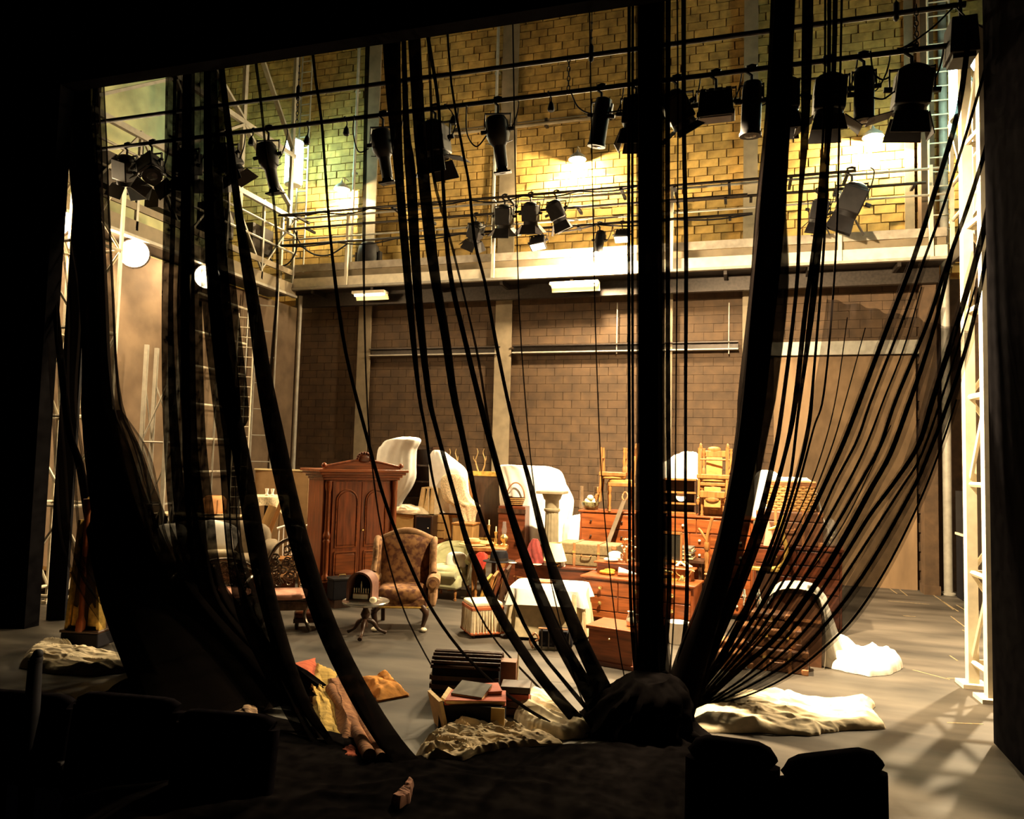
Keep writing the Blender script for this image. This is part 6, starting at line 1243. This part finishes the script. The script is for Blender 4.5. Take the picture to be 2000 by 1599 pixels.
strand([(822, -60, 7), (834, 60, 7), (855, 190, 6), (862, 300, 6), (872, 470, 8), (884, 560, 10), (906, 655, 10), (931, 760, 11), (952, 840, 13), (985, 960, 13), (1016, 1060, 18), (1054, 1160, 24), (1098, 1260, 28), (1150, 1350, 34), (1190, 1420, 40)], G_THICK, d4)
strand([(830, -60, 5), (842, 200, 5), (846, 340, 6), (880, 470, 5), (912, 600, 4), (934, 700, 5), (950, 800, 5), (968, 900, 5), (1000, 1010, 6), (1036, 1130, 8), (1080, 1230, 10), (1140, 1330, 12)], G_MID, d4, name='thin_strand')
strand([(868, -60, 4), (880, 150, 4), (905, 300, 5), (916, 360, 5), (927, 470, 6), (947, 550, 6), (966, 655, 7), (987, 760, 7), (1006, 840, 8), (1034, 940, 10), (1064, 1060, 15), (1098, 1160, 24), (1140, 1265, 30), (1185, 1360, 36), (1210, 1420, 40)], G_THICK, d4)
for x0, xs in ((1150, ((1158, 400), (1165, 700), (1180, 1000), (1215, 1300))), (1000, ((1008, 400), (1020, 700), (1050, 1000), (1110, 1280)))):
    strand([(x0, -60, 2.5)] + [(x, y, 2.5) for x, y in xs] + [(xs[-1][0] + 40, 1400, 3)], G_MID, d4, name='thin_strand')
# 5 central column of gauze
d5 = thing('gauze_drape', 'dense central column of black gauze reaching the floor heap', 'drape')
band([(-60, 1240, 1298), (300, 1242, 1298), (700, 1242, 1298), (1000, 1240, 1300), (1200, 1240, 1302), (1320, 1236, 1310), (1420, 1200, 1335)], gauze('black_gauze_heavy', .88), d5, sheets=2, wav=9, Ytop=7.45)
strand([(1270, -60, 40), (1270, 400, 36), (1272, 800, 40), (1272, 1200, 46), (1270, 1330, 60), (1268, 1420, 110)], G_THICK, d5, flat=.5)
for x, w_ in ((1229, 6), (1236, 5), (1252, 8), (1305, 9), (1290, 8)): strand([(x, -60, w_), (x - 1, 400, w_), (x, 800, w_), (x + 2, 1150, w_), (x + (1268 - x) * .3, 1300, w_ + 2), (x + (1268 - x) * .6, 1410, w_ + 6)], G_THICK, d5, name='thin_strand')
strand([(1335, -60, 8), (1336, 250, 8), (1340, 500, 8), (1339, 800, 6), (1339, 1000, 6), (1342, 1120, 7), (1337, 1240, 9), (1310, 1370, 14)], G_THICK, d5, name='thin_strand')
strand([(1322, -60, 3), (1324, 250, 3), (1320, 800, 3), (1316, 1200, 3), (1300, 1380, 4)], G_MID, d5, name='thin_strand')
# 6 broad slanting band and fan
d6 = thing('gauze_drape', 'sweeping fan of sheer black gauze gathered towards the floor', 'drape')
band([(-60, 1508, 1556), (200, 1496, 1546), (400, 1476, 1536), (560, 1464, 1540), (760, 1442, 1518), (840, 1437, 1502), (1000, 1412, 1470), (1160, 1368, 1434), (1280, 1320, 1400), (1380, 1290, 1370)], gauze('black_gauze_heavy', .88), d6, sheets=2, wav=9)
strand([(1530, -60, 36), (1520, 250, 40), (1500, 500, 48), (1470, 800, 44), (1436, 1000, 40), (1396, 1160, 44), (1340, 1330, 60), (1310, 1410, 80)], G_THICK, d6)
for pts in ([(1578, -60, 18), (1576, 100, 18), (1572, 260, 14), (1562, 400, 7), (1556, 560, 7), (1527, 800, 8), (1510, 900, 10), (1478, 1030, 14), (1440, 1140, 22), (1385, 1270, 30), (1330, 1380, 36)],
            [(1612, -60, 4), (1610, 200, 4), (1600, 380, 6), (1586, 510, 8), (1572, 616, 9), (1551, 800, 10), (1530, 900, 8), (1500, 1000, 12), (1460, 1110, 16), (1400, 1250, 18), (1340, 1380, 20)],
            [(1620, -60, 7), (1618, 200, 7), (1610, 380, 14), (1600, 460, 14), (1586, 600, 12), (1560, 800, 6), (1540, 950, 6), (1500, 1080, 7), (1430, 1240, 9), (1350, 1370, 12)],
            [(1632, -60, 8), (1628, 150, 8), (1616, 330, 5), (1608, 500, 5), (1590, 720, 5), (1578, 840, 8), (1548, 960, 6), (1500, 1100, 7), (1420, 1270, 9), (1340, 1375, 12)],
            [(1645, -60, 4), (1640, 200, 4), (1632, 500, 4), (1610, 760, 4), (1588, 840, 4), (1550, 980, 5), (1500, 1120, 6)]):
    strand(pts, G_THICK, d6, name='thin_strand')
inner = [(1640, -60), (1634, 300), (1618, 560), (1590, 760), (1550, 930), (1480, 1120), (1400, 1270), (1330, 1370)]
outer = [(2010, -60), (1985, 150), (1952, 340), (1924, 520), (1896, 660), (1868, 780), (1840, 866), (1800, 970), (1740, 1094), (1680, 1190), (1630, 1246), (1545, 1316), (1460, 1358), (1350, 1382)]
NI = 46; qi = smoothpts([(x, y, 0) for x, y in inner], NI); qo = smoothpts([(x, y, 0) for x, y in outer], NI)
eY = FL(1340, 1380, .03).y
def fanp(u, v):
    k = v * (NI - 1); i = min(int(k), NI - 2); f = k - i; a = qi[i].lerp(qi[i + 1], f); b = qo[i].lerp(qo[i + 1], f); p = a.lerp(b, u)
    s = max(0, min(1, (p.y + 60) / 1440)); return p, 7.55 + (eY - 7.55) * s ** 2.2
def fanfn(u, v):
    p, Y = fanp(u, v); c = P(p.x, p.y, Y); return c + Vector((0, 1, 0)) * (.05 * math.sin(u * 46 + v * 5) + .03 * math.sin(u * 19))
mb = MB(); v0 = .3
mb.grid(lambda u, v: fanfn(u, v0 + (1 - v0) * v), 90, 60); mb.build('sheer_veil', G_THIN, d6)
mb = MB(); mb.grid(lambda u, v: fanfn(.8 + .2 * u, .3 + .7 * v) + Vector((0, .1, 0)), 40, 50); mb.build('hem_veil', gauze('black_gauze_hem', .45), d6)
fY = lambda y: 7.55 + (eY - 7.55) * max(0, min(1, (y + 60) / 1440)) ** 2.2
for w0, w1, mt, pts in ((9, 9, 1, ((1893, 60), (1871, 218), (1824, 380), (1782, 511), (1742, 616), (1680, 780), (1646, 868), (1606, 956), (1560, 1050), (1500, 1160), (1430, 1270), (1350, 1370))),
    (5, 5, 1, ((1950, 20), (1918, 157), (1850, 380), (1808, 498), (1765, 620), (1702, 780), (1674, 860), (1632, 940), (1590, 1030), (1530, 1135), (1450, 1260), (1355, 1372))),
    (2, 8, 1, ((1800, 560), (1765, 680), (1726, 780), (1696, 860), (1666, 924), (1616, 1016), (1550, 1130), (1470, 1250), (1360, 1374))),
    (8, 6, 1, ((1970, 60), (1939, 236), (1898, 380), (1848, 520), (1812, 630), (1750, 780), (1720, 868), (1686, 932), (1630, 1030), (1570, 1130), (1490, 1245), (1365, 1374))),
    (6, 15, 1, ((1862, 480), (1835, 600), (1806, 700), (1778, 780), (1740, 884), (1700, 956), (1660, 1030), (1600, 1130), (1520, 1240), (1440, 1310), (1368, 1376))),
    (12, 6, 1, ((1965, 250), (1937, 380), (1911, 490), (1874, 616), (1822, 780), (1794, 868), (1748, 940), (1696, 1010), (1640, 1100), (1560, 1215), (1470, 1310), (1372, 1378))),
    (3, 7, 1, ((1905, 560), (1870, 680), (1838, 780), (1798, 892), (1760, 954), (1666, 1100), (1590, 1210), (1500, 1300), (1378, 1380))),
    (7, 8, 1, ((1956, 340), (1940, 430), (1900, 630), (1854, 780), (1808, 900), (1780, 960), (1700, 1100), (1620, 1210), (1530, 1300), (1385, 1380))),
    (3, 7, 1, ((1868, 780), (1840, 866), (1800, 970), (1740, 1094), (1680, 1190), (1630, 1246), (1545, 1316), (1460, 1358), (1380, 1380))),
    (2, 4, 0, ((1655, 620), (1632, 780), (1600, 900), (1560, 1000), (1500, 1110), (1420, 1240), (1345, 1365))),
    (2, 5, 0, ((1690, 640), (1652, 780), (1622, 880), (1580, 985), (1520, 1100), (1440, 1235), (1350, 1367))),
    (2, 4, 0, ((1740, 830), (1690, 940), (1640, 1035), (1580, 1120), (1500, 1225), (1400, 1330), (1362, 1372)))):
    n_ = len(pts); strand([(x, y, w0 + (w1 - w0) * k / (n_ - 1)) for k, (x, y) in enumerate(pts)], G_THICK if mt else G_MID, d6, name='fold', Yf=fY, n=46)
    if mt: strand([(x + 3, y, 2.4 * (w0 + (w1 - w0) * k / (n_ - 1))) for k, (x, y) in enumerate(pts) if y > 480], gauze('black_gauze_soft', .26), d6, name='soft_fold', Yf=lambda y: fY(y) + .04, n=40)
# heap where the gauze gathers on the floor
drape('gauze_knot', [(1318, 1236, 1308), (1350, 1206, 1336), (1385, 1176, 1346), (1420, 1158, 1350), (1450, 1140, 1352), (1480, 1120, 1380)], 6.45, .8, M_GAUZEPOOL, 'black gauze bunched into a thick knot on the floor', 'gauze heap', pleats=13, amp=.05, seed=4, zfloor=.0)
crumple('gauze_heap', ((256, 1320), (330, 1345), (430, 1400), (520, 1460), (590, 1494), (650, 1525), (760, 1545), (830, 1548), (920, 1540), (1010, 1515), (1110, 1485), (1180, 1460), (1330, 1450), (1400, 1466), (1500, 1470), (1500, 1640), (1200, 1700), (600, 1700), (120, 1640), (90, 1420)), .08, M_GAUZEPOOL, 'black gauze pooled in a low heap across the stage front', 'gauze heap', 21, 2.2, z0=.01)
# ================================================================== dark stalls seats in front of the stage
def seat(lab, cx, cy, ztop, w_, rz, lean=0, group=None):
    t = thing('theatre_seat', lab, 'seat', (cx, cy, -.6), rz, group); h_ = ztop + .6
    def bk(u, v, y): x = (u - .5) * w_; return (x, y + .08 * v, h_ * (.45 + .55 * v) - (.03 * abs(2 * u - 1) ** 12) * v - lean * (1 - u) * v)
    mb = MB(); mb.grid(lambda u, v: bk(u, v, -.05), 16, 8); mb.grid(lambda u, v: bk(1 - u, v, .06), 16, 8); mb.tube([Vector(bk(k / 15, 1, .005)) for k in range(16)], .06, 8)
    for s in (0, 1): mb.tube([Vector(bk(s, k / 7, .005)) for k in range(8)], .058, 8)
    mb.build('backrest', M_SEAT, t); MB().pad((0, .28, .46), (w_ * .94, .5, .14), 4).build('seat_cushion', M_SEAT, t)
    for s in (-1, 1): MB().box((s * (w_ / 2 + .03), .2, .6), (.05, .5, .06)).build('armrest', M_BLACK, t, bev=.012); MB().box((s * (w_ / 2 + .03), .2, .29), (.04, .3, .58)).build('side_standard', M_BLACK, t)
    return t
q = P(1680, 1486, 3.05); r_ = P(1728, 1488, 3.05); l_ = P(1560, 1500, 3.05)
seat('black stalls seat with a sloping top edge by the open floor', (r_.x + l_.x) / 2 - .02, 3.05, P(1700, 1490, 3.05).z - .03, r_.x - l_.x - .02, 0, .07)
l_ = P(1345, 1456, 3.1); r_ = P(1518, 1456, 3.1)
seat('black stalls seat with a level top below the gauze knot', (l_.x + r_.x) / 2, 3.1, P(1430, 1462, 3.1).z - .05, r_.x - l_.x - .08, 0)
for i, (x0, x1, yt) in enumerate(((-40, 120, 1345), (150, 330, 1350), (350, 520, 1385))):
    l_ = P(x0, yt, 4.2); r_ = P(x1, yt, 4.2); seat('black stalls seat in the dark row before the cream cloth heap', (l_.x + r_.x) / 2, 4.2, l_.z - .06, abs(r_.x - l_.x) * .92, 8, group='dark stalls seats near the harp')
q = P(72, 1300, 4.15); t = thing('seat_end_post', 'black rounded post leaning up from the dark seats', 'post', (P(66, 1335, 4.15).x, 4.15, -.6)); ht = P(75, 1266, 4.15).z + .6
MB().tube(crom([(0, 0, 0), (0, 0, ht - .2), (.005, 0, ht - .1), (.018, 0, ht - .04)], 12), [.05] * 4 + [.045] * 4 + [.042, .04, .036, .028], 10).pad((.02, 0, ht - .04), (.07, .07, .07), 2, 12, 8).build('shaft', M_BLACK, t); MB().box((0, 0, .03), (.2, .2, .06)).build('foot', M_BLACK, t)
